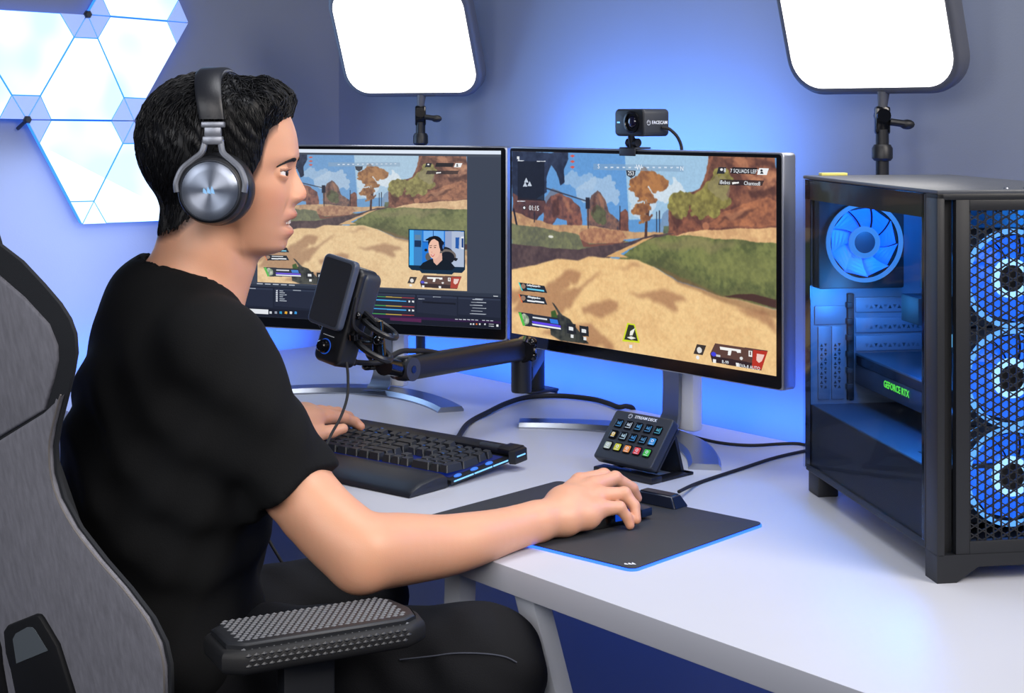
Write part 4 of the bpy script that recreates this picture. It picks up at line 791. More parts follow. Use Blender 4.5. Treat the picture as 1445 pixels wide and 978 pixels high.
# glass
g = bpy.data.materials.new('tinted_glass'); g.use_nodes = True; nt = g.node_tree; nt.nodes.clear()
o_ = nt.nodes.new('ShaderNodeOutputMaterial'); tr = nt.nodes.new('ShaderNodeBsdfTransparent'); tr.inputs[0].default_value = (.86, .90, .96, 1); gl = nt.nodes.new('ShaderNodeBsdfGlossy'); gl.inputs['Roughness'].default_value = .04; gl.inputs[0].default_value = (.55, .55, .55, 1)
fr = nt.nodes.new('ShaderNodeFresnel'); fr.inputs[0].default_value = 1.10; mxs = nt.nodes.new('ShaderNodeMixShader'); gb = nt.nodes.new('ShaderNodeNewGeometry'); ml_ = nt.nodes.new('ShaderNodeMath'); ml_.operation = 'MULTIPLY'; iv = nt.nodes.new('ShaderNodeMath'); iv.operation = 'SUBTRACT'; iv.inputs[0].default_value = 1; nt.links.new(gb.outputs['Backfacing'], iv.inputs[1]); nt.links.new(fr.outputs[0], ml_.inputs[0]); nt.links.new(iv.outputs[0], ml_.inputs[1]); nt.links.new(ml_.outputs[0], mxs.inputs[0]); nt.links.new(tr.outputs[0], mxs.inputs[1]); nt.links.new(gl.outputs[0], mxs.inputs[2]); nt.links.new(mxs.outputs[0], o_.inputs[0]); M['glass'] = g
gm = bpy.data.meshes.new('glass_panel'); gm.from_pydata([FC@Vector(c) for c in ((0, .038, .034), (0, CD-.001, .034), (0, CD-.001, CH-.006), (0, .038, CH-.006), (.003, .038, .034), (.003, CD-.001, .034), (.003, CD-.001, CH-.006), (.003, .038, CH-.006))], [], [(0, 3, 2, 1), (4, 5, 6, 7), (0, 1, 5, 4), (1, 2, 6, 5), (2, 3, 7, 6), (3, 0, 4, 7)]); gm.materials.append(g); place('glass_panel', gm, pc)
cb('glass_border', 'black_gloss', ((.0032, .038, .034), (.0042, .052, CH-.006)), ((.0032, CD-.022, .034), (.0042, CD-.001, CH-.006)), ((.0032, .038, CH-.035), (.0042, CD, CH-.006)), sm=False, bev=0)
# inside
cb('rear_wall', 'case_steel', ((.004, CD-.016, .034), (CW-.004, CD-.006, CH-.006)), sm=False)
cb('power_shroud', mat('shroud', (40, 50, 66), .5), ((.008, .05, .122), (CW-.006, CD-.017, .128)), sm=False)
cb('motherboard', 'pcb', ((.205, .10, .14), (.210, CD-.03, CH-.03)), ((.17, .33, .30), (.204, .40, .34)), sm=False)
cb('fan_mount', 'black_matte', ((.008, CD-.045, .300), (.139, CD-.0165, .437)), bev=.003)
yf = CD-.053; RF = frame(FC@Vector((.0742, yf, .368)), PX, Z, -PY)
def fan(Fm, r, ring, blade, hub, parent_name, hubring):
    m = MB(); m.lathe([(r, 0), (r, .004), (r*.90, .004), (r*.90, 0)], Mx=Fm, n=48, cap=False); fo = m.build('fan', ring, pc)
    for k in range(9):
        a = 2*math.pi*k/9; vs = []; n = 5
        for i in range(n+1):
            rr = r*.36+(r*.88-r*.36)*i/n; aa = a+.30*i/n
            for da, dz in ((-.345, -.006), (.345, .001)): vs.append(Fm@Vector((rr*math.cos(aa+da), rr*math.sin(aa+da), dz-.001)))
        vs += [v-(Fm.to_3x3()@Vector((0, 0, .0012))) for v in vs]
        k2 = 2*(n+1); fs = [(2*i, 2*i+1, 2*i+3, 2*i+2) for i in range(n)]+[(k2+2*i, k2+2*i+2, k2+2*i+3, k2+2*i+1) for i in range(n)]+[(2*i, 2*i+2, k2+2*i+2, k2+2*i) for i in range(n)]+[(2*i+1, k2+2*i+1, k2+2*i+3, 2*i+3) for i in range(n)]
        m = MB(); m.raw(vs, fs); m.build('blade', blade, fo, smooth=False)
    m = MB(); m.lathe([(r*.40, -.002), (r*.40, .003), (r*.27, .003), (r*.27, -.002)], Mx=Fm, n=36, cap=False); m.build('hub_ring', hubring, fo)
    m = MB(); m.lathe([(r*.27, -.004), (r*.27, .0025), (r*.22, .003)], Mx=Fm, n=28); m.build('hub', hub, fo); return fo
fan(RF, .058, 'rear_ring', 'rear_blade', 'darkgrey', pc, 'hub_ring' if False else 'rear_ring')
# expansion slots and vents on the rear wall
def vents(name, x0, x1, z0, z1, s=.0062, y=CD-.0185, par=None):
    m = MB(); nx = int((x1-x0)/s); nz = int((z1-z0)/(s*1.1))
    for i in range(nx):
        for k in range(nz):
            cx_ = x0+(i+.5)*s; cz = z0+(k+.5)*s*1.1; up = 1 if (i+k) % 2 else -1; h = s*.40
            m.raw([FC@Vector(c) for c in ((cx_-h, y, cz-h*up), (cx_+h, y, cz-h*up), (cx_, y, cz+h*up))], [(0, 1, 2)])
    o = m.build(name, 'black_matte', par or pc, smooth=False); o['kind'] = 'stuff'; return o
for x0 in (.017, .038):
    s_ = cb('slot_cover', 'case_steel', ((x0, CD-.0185, .135), (x0+.018, CD-.016, .242)), bev=.0005); vents('vent_holes', x0+.002, x0+.016, .150, .225, par=s_)
cb('slot_block', 'case_steel', ((.012, CD-.0182, .245), (.060, CD-.016, .272)), bev=.0005)
cb('slot_rail', 'black_matte', ((.061, CD-.024, .134), (.070, CD-.016, .29)), *[((.058, CD-.03, .150+i*.024), (.066, CD-.02, .158+i*.024)) for i in range(6)], bev=.0005)
for z0 in (.205, .232, .262):
    s_ = cb('expansion_cover', 'case_steel', ((.075, CD-.0185, z0), (.20, CD-.016, z0+.022)), bev=.0005); vents('vent_holes', .088, .19, z0+.004, z0+.019, s=.0072, par=s_)
cb('heat_sink', 'black_matte', ((.105, .30, .262), (.20, .36, .30)), ((.12, .22, .31), (.2, .33, .36)), bev=.002)
cb('memory_light', 'ram_on', ((.128, .27, .236), (.200, .29, .251)), sm=False)
gp = cb('graphics_card', mat('card_shroud', (44, 56, 70), .4, .3), ((.072, .135, .158), (.205, CD-.022, .203)), bev=.002)
cb('card_band', 'black_gloss', ((.0712, .137, .187), (.0722, CD-.03, .200)), sm=False, par=gp)
text('GEFORCE RTX', .0135, frame(FC@Vector((.0708, .295, .1765)), -PY, Z, -PX), 'green_on', pc, 'card_lettering', bold=.0002)
for k in range(4):
    m = MB(); m.tube(smoothpath([FC@Vector(c) for c in ((.078+.003*k, .14, .180), (.060+.004*k, .118-.004*k, .175), (.07+.006*k, .13, .150), (.10+.01*k, .16-.01*k, .134))]), .0022, 6); m.build('power_cable', mat('grey_sleeve', (90, 105, 130), .5) if k == 0 else bpy.data.materials['grey_sleeve'], pc)
m = MB()
for i in range(12): m.box((.03+i*.012, .075, .1281), (.036+i*.012, .125, .1286), Mx=FC)
m.build('shroud_vents', 'black_matte', pc, smooth=False)
# front fans and grille
for k, zc in enumerate((.3535, .2320, .1125)):
    fan(frame(FC@Vector((.115, .046, zc)), PX, Z, -PY), .0605, 'fan_ring', 'fan_blade', 'black', pc, 'hub_ring')
    cb('fan_frame', 'black_matte', ((.054, .058, zc-.06), (.176, .078, zc+.06)), bev=.003)
gr = cb('grille_frame', 'case', ((.024, .001, .027), (.041, .012, .452)), ((.189, .001, .027), (.206, .012, .452)), ((.041, .001, .027), (.189, .012, .048)), ((.041, .001, .439), (.189, .012, .452)), bev=.0008)
m = MB(); X0, X1, Z0, Z1 = .041, .189, .048, .439; a_ = .01143; hx = a_*.8660; bw = .0014
def bar(x0, z0, x1, z1):
    L0 = math.hypot(x1-x0, z1-z0)
    if L0 < 1e-4: return
    ux, uz = (x1-x0)/L0, (z1-z0)/L0
    Fb = FC@frame((x0, .004, z0), (ux, 0, uz), (0, 1, 0), (-uz, 0, ux)); m.box((0, 0, -bw/2), (L0, .0025, bw/2), Mx=Fb)
n = int((X1-X0)/hx)+1
for i in range(n+1):
    x = X0+i*hx+.002
    if x < X1: bar(x, Z0, x, Z1)
for sg in (1, -1):
    t = sg*math.tan(R_(30)); zz = Z0-(X1-X0)*.58
    k0 = -30
    for k in range(-16, 52):
        zi = Z0+k*a_+.002*t           # z at x = X0
        xa, xb = X0, X1; za, zb = zi, zi+(X1-X0)*t
        lo, hi = 0., 1.
        for zlim, s in ((Z0, 1), (Z1, -1)):
            fa, fb = (za-zlim)*s, (zb-zlim)*s
            if fa < 0 and fb < 0: lo = 2
            elif fa < 0: lo = max(lo, fa/(fa-fb))
            elif fb < 0: hi = min(hi, fa/(fa-fb))
        if hi-lo > .01: bar(xa+(xb-xa)*lo, za+(zb-za)*lo, xa+(xb-xa)*hi, za+(zb-za)*hi)
o = m.build('grille_bars', 'case', gr, smooth=False); o['kind'] = 'stuff'
cb('yellow_tag', 'yellow', ((.022, .455, CH), (.062, .468, CH+.004)), bev=.0005)
for x in (.10, .125, .15):
    m = MB(); m.lathe([(.0035, 0), (.003, .0012)], Mx=FC@Matrix.Translation((x, .028, CH)), n=14); m.build('top_button', 'steel', pc)
point('case_glow', FC@Vector((.10, .30, .42)), 2.6, (.02, .26, 1), .03)
point('case_glow_low', FC@Vector((.05, .20, .24)), 1.3, (.02, .26, 1), .02)
point('case_glow_back', FC@Vector((.04, .39, .29)), .8, (.05, .38, 1), .02)

# ---------------------------------------------------------------- office chair
ch = thing('office_chair', 'large grey fabric gaming chair holding the seated person', 'chair', (-.50, 1.90, 0))
cf = Vector((math.cos(R_(50)), math.sin(R_(50)), 0)); cw = Vector((cf.y, -cf.x, 0)); Q = Vector((-.56, 1.84, .70)); rc = .2
cup = Vector((-rc*cf.x, -rc*cf.y, 1)); tc0 = -.06
FCh = frame(Q+cw*tc0-cup*.70, cw, cup.normalized(), (cw.cross(cup.normalized())).normalized())   # x right, y up along the back, z backwards to the viewer
ys_ = cup.length
def csolve(px, py, q=Q):
    k = (px-CX)/FPX; mm = (py-HY)/FPX
    A = np.array([[k, rc*cf.x, -cw.x], [1, rc*cf.y, -cw.y], [mm, 1, 0]]); b = np.array([q.x+rc*q.z*cf.x, q.y+rc*q.z*cf.y, CAMZ]); Y, z, t = np.linalg.solve(A, b); return (t-tc0, z*ys_)
right = [csolve(*p) for p in [(243, 1010), (243, 978), (242, 940), (235, 908), (217, 872), (185, 830), (150, 790), (115, 745), (92, 703), (82, 668), (80, 630), (85, 600), (94, 565), (103, 530), (108, 500), (106, 472), (98, 450), (84, 428), (60, 400), (30, 368), (0, 345)]]
right += [(.115, right[-1][1]+.05), (.085, right[-1][1]+.09)]
right = [(.26, .50*ys_), (.30, .57*ys_)]+right
out_ = right+[(-x, y) for x, y in right[::-1]]
def inset(poly, d):
    c = []; n = len(poly)
    for i in range(n):
        a, b, e = Vector(poly[i-1]), Vector(poly[i]), Vector(poly[(i+1) % n]); t = ((b-a).normalized()+(e-b).normalized()).normalized(); c.append((b.x-t.y*d, b.y+t.x*d))
    return c
m = MB(); m.prism(inset(out_, .001), -.0045, .0005, Mx=FCh, bev=.0012, seg=2); m.build('back_shell', 'chair_dark', ch)
m = MB(); m.prism([(-.15, .50), (.15, .50), (.13, .75), (.07, .95), (-.07, .95), (-.13, .75)], -.055, -.005, Mx=FCh, bev=.015, seg=3); m.build('back_cushion', 'chair_dark', ch)
seamy = [csolve(64, 578), csolve(0, 617)]
wing_in = [csolve(*p) for p in [(66, 577), (79, 532), (84, 508), (83, 487), (71, 457), (36, 419), (0, 388)]]
up_ = wing_in+[(wing_in[-1][0]-.03, wing_in[-1][1]+.05), (.03, wing_in[-1][1]+.075)]
cyl = seamy[1]; slope = (seamy[0][1]-seamy[1][1])/(seamy[0][0]-seamy[1][0]); yc = max(cyl[1]-slope*cyl[0], cyl[1]-.03)
upper = up_+[(-x, y) for x, y in up_[::-1]]+[(0, yc)]
m = MB(); m.prism(upper, -.004, .004, Mx=FCh, bev=.003, seg=3); m.build('upper_panel', 'chair_grey', ch)
low = [p for p in right[1:] if p[1] < csolve(98, 554)[1]]
low = inset(low+[csolve(97, 556)]+[(-1, 9)], .0)[:-1] if False else low+[csolve(97, 556)]
lowi = [(x-.006, y) for x, y in low]
lower = lowi+[(seamy[0][0], seamy[0][1]-.003)]+[(0, yc-.004)]+[(-seamy[0][0], seamy[0][1]-.003)]+[(-x, y) for x, y in lowi[::-1]]
m = MB(); m.prism(lower, -.004, .006, Mx=FCh, bev=.005, seg=3); m.build('lower_panel', 'chair_grey', ch)
pts = [FCh@Vector((x-.007, y, .0055)) for x, y in low]; m = MB(); m.tube(smoothpath(pts, 3), .0010, 6); m.build('piping', mat('seam_thread', (112, 108, 106), .9), ch)
# belt slots
def slot(sgn):
    o = [csolve(*p) for p in [(36, 985), (27, 940), (20, 915), (17, 885), (22, 877), (60, 862), (66, 863), (70, 868), (92, 905), (115, 978), (117, 985)]]
    i1 = [csolve(*p) for p in [(37, 929), (32, 895), (36, 887), (52, 878), (59, 878), (64, 883), (81, 911)]]
    f = (lambda l: [(sgn*x-(.03 if sgn < 0 else 0), y) for x, y in l])
    m = MB(); m.prism(f(o), .004, .013, Mx=FCh, bev=.003); m.build('slot_trim', 'black_matte', ch) 
    m = MB(); m.prism(f(i1), .0128, .0138, Mx=FCh); m.build('slot_window', mat('slot_lining', (92, 100, 106), .8), ch, smooth=False)
slot(1); slot(-1)
# seat, column, feet: below the frame, kept simple but complete
sc_ = Vector((-.36, 1.93, 0)); FSt = frame(sc_, cf, Vector((-cf.y, cf.x, 0)), Z)
m = MB(); m.box((-.25, -.25, .40), (.22, .25, .49), .035, 4, Mx=FSt); m.build('seat', 'chair_dark', ch)
m = MB(); m.tube([sc_+Z*.08, sc_+Z*.41], .03, 20); m.build('gas_column', 'black', ch)
for k in range(5):
    a = 2*math.pi*k/5+.3; e = sc_+Vector((math.cos(a), math.sin(a), 0))*.31
    m = MB(); m.tube([sc_+Z*.10, e+Z*.075], [.028, .018], 10); m.build('base_spoke', 'black', ch)
    m = MB(); m.tube([e+Vector((-math.sin(a), math.cos(a), 0))*.022+Z*.031, e-Vector((-math.sin(a), math.cos(a), 0))*.022+Z*.031], .03, 18); m.build('caster', 'black', ch)
# armrest
az = .735; ax = Vector((.887, .462, 0)).normalized(); ay = Vector((-ax.y, ax.x, 0)); a0 = at(336, 902, 1.655); a0 = Vector(((336-CX)/FPX*1.655+.012, 1.655+.006, az))
FA = frame(a0, ax, ay, Z)
m = MB(); m.prism([(-.035, -.012), (-.015, -.026), (.175, -.026), (.200, -.010), (.205, .02), (.195, .062), (.175, .076), (-.01, .076), (-.035, .055)], -.032, -.006, Mx=FA, bev=.008, seg=3); m.build('armrest_base', 'black_matte', ch)
m = MB(); m.prism([(-.028, -.004), (-.010, -.018), (.172, -.018), (.190, -.006), (.195, .02), (.187, .058), (.170, .070), (-.006, .070), (-.028, .05)], -.008, .0, Mx=FA, bev=.006, seg=4); m.build('armrest_pad', mat('arm_pad', (30, 32, 36), .45), ch)
m = MB(); dx = .0085; dy = .0062
for r in range(14):
    for c in range(24):
        x = -.012+c*dx*.95+(r % 2)*dx*.47; y = -.016+r*dy
        if x > .188 or (x > .175 and not 0 < y < .062): continue
        zt = 0 if y > -.008 else -.002-(-.008-y)*.5
        m.raw([FA@Vector((x+a*dx*.44, y+b*dy*.46, zt+h)) for a, b, h in ((-1, 0, 0), (0, -1, 0), (1, 0, 0), (0, 1, 0), (0, 0, .0016))], [(0, 1, 4), (1, 2, 4), (2, 3, 4), (3, 0, 4)])
o = m.build('grip_texture', mat('grip_plastic', (104, 106, 110), .36), ch, smooth=False); o['kind'] = 'stuff'
m = MB(); m.raw([FA@Vector(c) for c in ()], []) if False else None
for r in range(3):
    for c in range(22):
        x = -.01+c*dx+(r % 2)*dx*.5; z = -.010-r*.0055
        m.raw([FA@Vector((x+a*dx*.42, -.0262-h, z+b*.0024)) for a, b, h in ((-1, 0, 0), (0, -1, 0), (1, 0, 0), (0, 1, 0), (0, 0, .0014))], [(0, 1, 4), (1, 2, 4), (2, 3, 4), (3, 0, 4)])
o = m.build('grip_texture', mat('grip_plastic_side', (50, 52, 56), .38), ch, smooth=False); o['kind'] = 'stuff'
pst = FA@Vector((.07, .02, 0)); m = MB(); m.box((-.03, -.012, .43), (.03, .012, .706), .004, Mx=frame((pst.x, pst.y, 0), ax, ay, Z)); m.build('armrest_post', 'black', ch)
m = MB(); m.tube([Vector((pst.x, pst.y, .44)), sc_+Z*.40], .018, 10); m.build('armrest_bracket', 'black', ch)
# ---------------------------------------------------------------- distance-field modelling for the person
def _v(p): return np.array(p, dtype=np.float64)
def cone(p, a, b, ra, rb):
    a = _v(a); b = _v(b); ab = b-a; t = np.clip(((p-a)@ab)/(ab@ab), 0, 1); return np.linalg.norm(p-a-t[:, None]*ab, axis=1)-(ra+(rb-ra)*t)
def ell(p, c, r, R=None):
    q = p-_v(c)
    if R is not None: q = q@_v(R)          # columns of R are the axes
    r = _v(r); k0 = np.linalg.norm(q/r, axis=1); k1 = np.linalg.norm(q/(r*r), axis=1)+1e-9; return k0*(k0-1)/k1
def smin(a, b, k):
    h = np.clip(.5+.5*(b-a)/k, 0, 1); return b*(1-h)+a*h-k*h*(1-h)
def smax(a, b, k): return -smin(-a, -b, k)
def chain(p, pts, rs, k=.008):
    d = None
    for i in range(len(pts)-1):
        e = cone(p, pts[i], pts[i+1], rs[i], rs[i+1]); d = e if d is None else smin(d, e, k)
    return d
def near(p, lo, hi, f, far=.06):
    m = np.all((p > _v(lo)-far) & (p < _v(hi)+far), axis=1); out = np.full(len(p), 1.0)
    if m.any(): out[m] = f(p[m])
    return out
def bbox(pts, r): q = np.array([list(x) for x in pts]); return q.min(0)-r, q.max(0)+r
def mesher(f, lo, hi, h):
    lo = _v(lo); n = np.ceil((_v(hi)-lo)/h).astype(int)+1; B = 8; nb = np.ceil(n/B).astype(int); n = nb*B
    ii = np.stack(np.meshgrid(*[np.arange(k) for k in nb], indexing='ij'), -1).reshape(-1, 3); cen = lo+(ii*B+B/2)*h
    dc = f(cen); keep = np.abs(dc) < B*h*1.35
    G = np.empty(n, np.float32); Gs = np.where(dc < 0, -1., 1.).reshape(nb); G[:] = np.repeat(np.repeat(np.repeat(Gs, B, 0), B, 1), B, 2)
    loc = np.stack(np.meshgrid(*[np.arange(B)]*3, indexing='ij'), -1).reshape(-1, 3)
    kb_ = ii[keep]
    for s in range(0, len(kb_), 800):
        idx = (kb_[s:s+800, None, :]*B+loc[None]).reshape(-1, 3); G[idx[:, 0], idx[:, 1], idx[:, 2]] = f(lo+idx*h)
    S = G < 0
    C = S[:-1, :-1, :-1].astype(np.int8)
    for dx in (0, 1):
        for dy in (0, 1):
            for dz in (0, 1):
                if dx+dy+dz: C = C+S[dx:S.shape[0]-1+dx, dy:S.shape[1]-1+dy, dz:S.shape[2]-1+dz]
    cells = np.argwhere((C > 0) & (C < 8)); vid = np.full(C.shape, -1, np.int32); vid[tuple(cells.T)] = np.arange(len(cells))
    acc = np.zeros((len(cells), 3)); cnt = np.zeros(len(cells))
    for ax in range(3):
        for a in (0, 1):
            for b in (0, 1):
                o = [0, 0, 0]; o[(ax+1) % 3] = a; o[(ax+2) % 3] = b; p0 = cells+o; p1 = p0.copy(); p1[:, ax] += 1
                g0 = G[tuple(p0.T)]; g1 = G[tuple(p1.T)]; m = (g0 < 0) != (g1 < 0); t = np.where(m, g0/(g0-g1+1e-12), 0)
                q = p0.astype(float); q[:, ax] += t; acc[m] += q[m]; cnt[m] += 1
    Vt = lo+(acc/cnt[:, None])*h; faces = []
    for ax in range(3):
        s0 = [slice(1, -1)]*3; s0[ax] = slice(0, -1); A = S[tuple(s0)]; s1 = list(s0); s1[ax] = slice(1, None); Bm = S[tuple(s1)]
        e = np.argwhere(A != Bm); off = np.array([1, 1, 1]); off[ax] = 0; e = e+off
        sg = S[tuple(e.T)]; u = (ax+1) % 3; v = (ax+2) % 3
        def vi(du, dv): q = e.copy(); q[:, u] -= du; q[:, v] -= dv; return vid[tuple(q.T)]
        q = np.stack([vi(1, 1), vi(0, 1), vi(0, 0), vi(1, 0)], 1); q[~sg] = q[~sg][:, ::-1]; faces.append(q)
    Fc = np.concatenate(faces); Fc = Fc[(Fc >= 0).all(1)]
    return project(f, Vt, 2), Fc
def project(f, Vt, it=2, e=6e-4):
    for _ in range(it):
        d = f(Vt); g = grad(f, Vt, e); n = np.linalg.norm(g, axis=1, keepdims=True)+1e-9; st = np.clip(d[:, None]/n, -.004, .004); Vt = Vt-g/n*st
    return Vt
def grad(f, Vt, e=6e-4):
    return np.stack([(f(Vt+d)-f(Vt-d))/(2*e) for d in np.eye(3)*e], 1)
def mesh_from(name, Vt, Fc, mats):
    me = bpy.data.meshes.new(name); me.vertices.add(len(Vt)); me.vertices.foreach_set('co', Vt.astype(np.float32).ravel())
    Fc = np.asarray(Fc); n, k = Fc.shape; me.loops.add(n*k); me.loops.foreach_set('vertex_index', Fc.ravel().astype(np.int32)); me.polygons.add(n); me.polygons.foreach_set('loop_start', np.arange(0, n*k, k, dtype=np.int32))
    me.update(calc_edges=True); me.validate()
    for m in mats: me.materials.append(M[m] if isinstance(m, str) else m)
    me.shade_smooth(); return me
def refine(me, f, sel, times=1):
    for _ in range(times):
        bm = bmesh.new(); bm.from_mesh(me); bm.verts.ensure_lookup_table(); co = np.array([v.co[:] for v in bm.verts]); ok = sel(co)
        ed = [e for e in bm.edges if ok[e.verts[0].index] and ok[e.verts[1].index]]
        bmesh.ops.subdivide_edges(bm, edges=ed, cuts=1, use_grid_fill=True); bmesh.ops.triangulate(bm, faces=[x for x in bm.faces if len(x.verts) > 4])
        bm.to_mesh(me); bm.free(); co = np.empty(len(me.vertices)*3); me.vertices.foreach_get('co', co); co = co.reshape(-1, 3)
        s = sel(co); co[s] = project(f, co[s], 2); me.vertices.foreach_set('co', co.astype(np.float32).ravel()); me.update()
    me.shade_smooth()

# ---------------------------------------------------------------- the head
SCH = 2200/2.03
H0 = np.array(at(310, 240, 2.03)[:]); yaw = R_(0)
HF = np.array([math.cos(yaw), math.sin(yaw), 0]); HL = np.array([math.sin(yaw), -math.cos(yaw), 0]); HU = np.array([0, 0, 1.])
def hl(p): q = p-H0; return q@HF, q@HL, q@HU            # forward, lateral (towards the lens), up
def hw(a, b, c): return H0+HF*a+HL*b+HU*c
def hpx(px, py, b=0.): return hw((px-310)/SCH, b, (240-py)/SCH)
FP_ = np.array([(150, 396), (165, 403), (180, 409), (190, 413), (200, 416), (210, 418.3), (219, 419), (226, 417), (235, 411.5), (250, 411), (265, 412), (280, 413), (290, 413.5), (300, 413.5), (310, 411), (320, 409.5), (328, 408.5), (336, 405.5), (343, 405), (350, 404), (356, 400), (361, 391), (366, 375)], float)
NOSE = np.array([(222, 0), (228, 2.), (236, 4.5), (244, 8), (252, 12), (260, 16), (267, 18.8), (272, 20.4), (277, 19.6), (282, 17), (286, 9), (290, 3), (294, 1), (300, 0)], float)
NW = np.array([(222, .008), (235, .006), (250, .0065), (262, .0085), (272, .0105), (280, .0115), (290, .010), (300, .01)], float)
LIPU = np.array([(293, 0), (297, 2.5), (301, 6), (304.5, 6.5), (308, 4.5), (311.5, -3.5), (317.5, -4.5), (321, 1.5), (325, 5.2), (329, 6.2), (333, 4), (338, .5), (342, 0)], float)
WD = np.array([(150, .071), (180, .0735), (205, .0725), (225, .0705), (245, .0695), (262, .069), (280, .0655), (300, .060), (320, .054), (338, .047), (350, .040), (358, .030), (364, .018)], float)
_IPC = {}
def ip(T, y):
    k = id(T)
    if k not in _IPC:
        g = np.arange(90, 420, .5); v = np.interp(g, T[:, 0], T[:, 1]); sg = .9 if T is LIPU else (2.2 if T is NOSE else 4.); r = int(sg*6); kr = np.exp(-.5*(np.arange(-r, r+1)*.5/sg)**2); kr /= kr.sum(); _IPC[k] = (g, np.convolve(np.pad(v, r, 'edge'), kr, 'valid'))
    return np.interp(y, *_IPC[k])
def facefield(p):
    a, b, c = hl(p); px = 310+a*SCH; py = 240-c*SCH
    pe = py+.45*np.clip(350-px, 0, 80)
    ax = 335.; Fm_ = (ip(FP_, pe)-ax)/SCH; W = ip(WD, pe); Bk = .055
    x = a-(ax-310)/SCH; n = np.where(x > 0, 2.25, 2.0)
    q = np.where(x > 0, np.abs(x)/Fm_, np.abs(x)/Bk)+1e-6; r_ = np.hypot(x, b)+1e-9
    u = x/r_; v = np.abs(b)/r_; den = (np.where(x > 0, np.abs(u)/Fm_, np.abs(u)/Bk)**n+(v/W)**n)**(1/n); R = 1/den
    front = np.clip(u, 0, 1)
    ns = ip(NOSE, py)/SCH*np.exp(-(b/ip(NW, py))**2)
    wing = .0042*np.exp(-((np.abs(b)-.0125)/.0055)**2)*np.exp(-((py-279)/6.5)**2)
    lip = ip(LIPU, py)/SCH*np.exp(-(np.abs(b)/.021)**3.0)
    cheek = .0035*np.exp(-((np.abs(b)-.040)/.020)**2)*np.exp(-((py-270)/20)**2)
    brow = .0028*np.exp(-((np.abs(b)-.026)/.018)**2)*np.exp(-((py-222)/8)**2)
    sock = -.0075*np.exp(-((np.abs(b)-.031)/.015)**2)*np.exp(-((py-241)/9.5)**2)
    nasol = -.0016*np.exp(-((np.abs(b)-.024-(py-285)/SCH*.35)/.005)**2)*np.exp(-((py-292)/13)**2)
    temple = -.003*np.exp(-((py-205)/18)**2)*np.exp(-((a-.07)/.02)**2)
    d = (r_-(R+(ns+wing+lip+nasol+cheek+brow+sock)*front+temple))*.8
    dz = (pe-361)/SCH; dt = (150-py)/SCH
    return smax(smax(d, dz, .016), dt, .02)
EYEC = [hpx(399.0, 243.2, s*.0315) for s in (1, -1)]; ER = .0118
def headfield(p):
    d = ell(p, hpx(303, 197), (.0985, .0745, .0765), np.stack([HF, HL, HU], 1))
    d = smin(d, ell(p, hpx(273, 224), (.056, .062, .060), np.stack([HF, HL, HU], 1)), .03)
    d = smin(d, facefield(p), .022)
    for e in EYEC:
        q = p-e; r = np.linalg.norm(q, axis=1); lid = r-(ER+.0016); c = q@HU+.10*(q@HF-.005); s = np.sign((e-H0)@HL); la = (q@HL)*s
        op = np.maximum(np.maximum(np.abs(c-.0004)-(.0042-.22*np.abs(la-.001)), .0035-(q@HF)), np.abs(la)-.0125)
        d = smin(d, lid, .0035); d = smax(d, -op*1.0, .0009)
    return d
NECK = [hpx(300, 315), hpx(285, 365), hpx(264, 425), hpx(252, 470)]; NR = [.051, .0545, .058, .066]
def neckfield(p):
    d = chain(p, NECK, NR, .02); d = smin(d, cone(p, hpx(281, 285), hpx(286, 345), .0465, .0530), .02)
    d = smin(d, cone(p, hpx(322, 345, .034), hpx(325, 450, .022), .011, .010), .022); d = smin(d, cone(p, hpx(345, 368, 0), hpx(322, 435, 0), .012, .014), .03)
    return d
# ---------------------------------------------------------------- arms and hands
def pts_(*l): return [np.array(at(*q)[:]) for q in l]
Rsh = np.array((-.359, 1.885, 1.000))
RA = [Rsh, np.array(at(420, 690, 1.855)[:]), np.array(at(497, 770, 1.83)[:]), np.array(at(524, 778, 1.835)[:]), np.array(at(566, 775, 1.865)[:]), np.array(at(622, 771, 1.900)[:]), np.array(at(665, 762, 1.925)[:]), np.array(at(702, 752, 1.958)[:]), np.array(at(755, 736, 2.004)[:])]
RRr = [.056, .0425, .043, .042, .0405, .0355, .0315, .0275, .0245]
def densify(pts, rs, n=4):
    q = [Vector(p) for p in pts]; sp = smoothpath(q, n); rr = smoothpath([Vector((r, 0, 0)) for r in rs], n); return [np.array(x[:]) for x in sp], [r.x for r in rr]
RA, RRr = densify(RA, RRr)
LA = [np.array((-.500, 2.17, 1.000)), np.array((-.50, 2.25, .80)), np.array((-.44, 2.33, .812)), np.array((-.352, 2.44, .812))]
LRr = [.052, .040, .037, .023]
def hand_right():
    f = lambda l: [np.array(at(*q)[:]) for q in l]
    W = f([(762, 736, 2.006)])[0]
    fin = {'index': ([W, *f([(818, 681, 2.112), (852, 671, 2.135), (876, 683, 2.150), (886, 696, 2.155)])], [.019, .0125, .0092, .0080, .0068]),
           'middle': ([W, *f([(839, 686, 2.098), (868, 675, 2.118), (892, 689, 2.128), (899, 703, 2.132)])], [.019, .0128, .0092, .0080, .0068]),
           'ring': ([W, *f([(846, 700, 2.075), (881, 697, 2.082), (895, 714, 2.077), (898, 733, 2.068)])], [.019, .0122, .0088, .0077, .0064]),
           'pinky': ([W, *f([(846, 718, 2.050), (874, 716.5, 2.060), (885, 730, 2.062), (889, 741, 2.060)])], [.020, .0118, .0080, .0070, .0060])}
    th = ([W+np.array((.010, .012, -.002)), *f([(812, 722, 2.105), (842, 715, 2.135), (866, 712, 2.150)])], [.018, .013, .0095, .0075])
    return W, fin, th
HRW, HRF, HRT = hand_right()
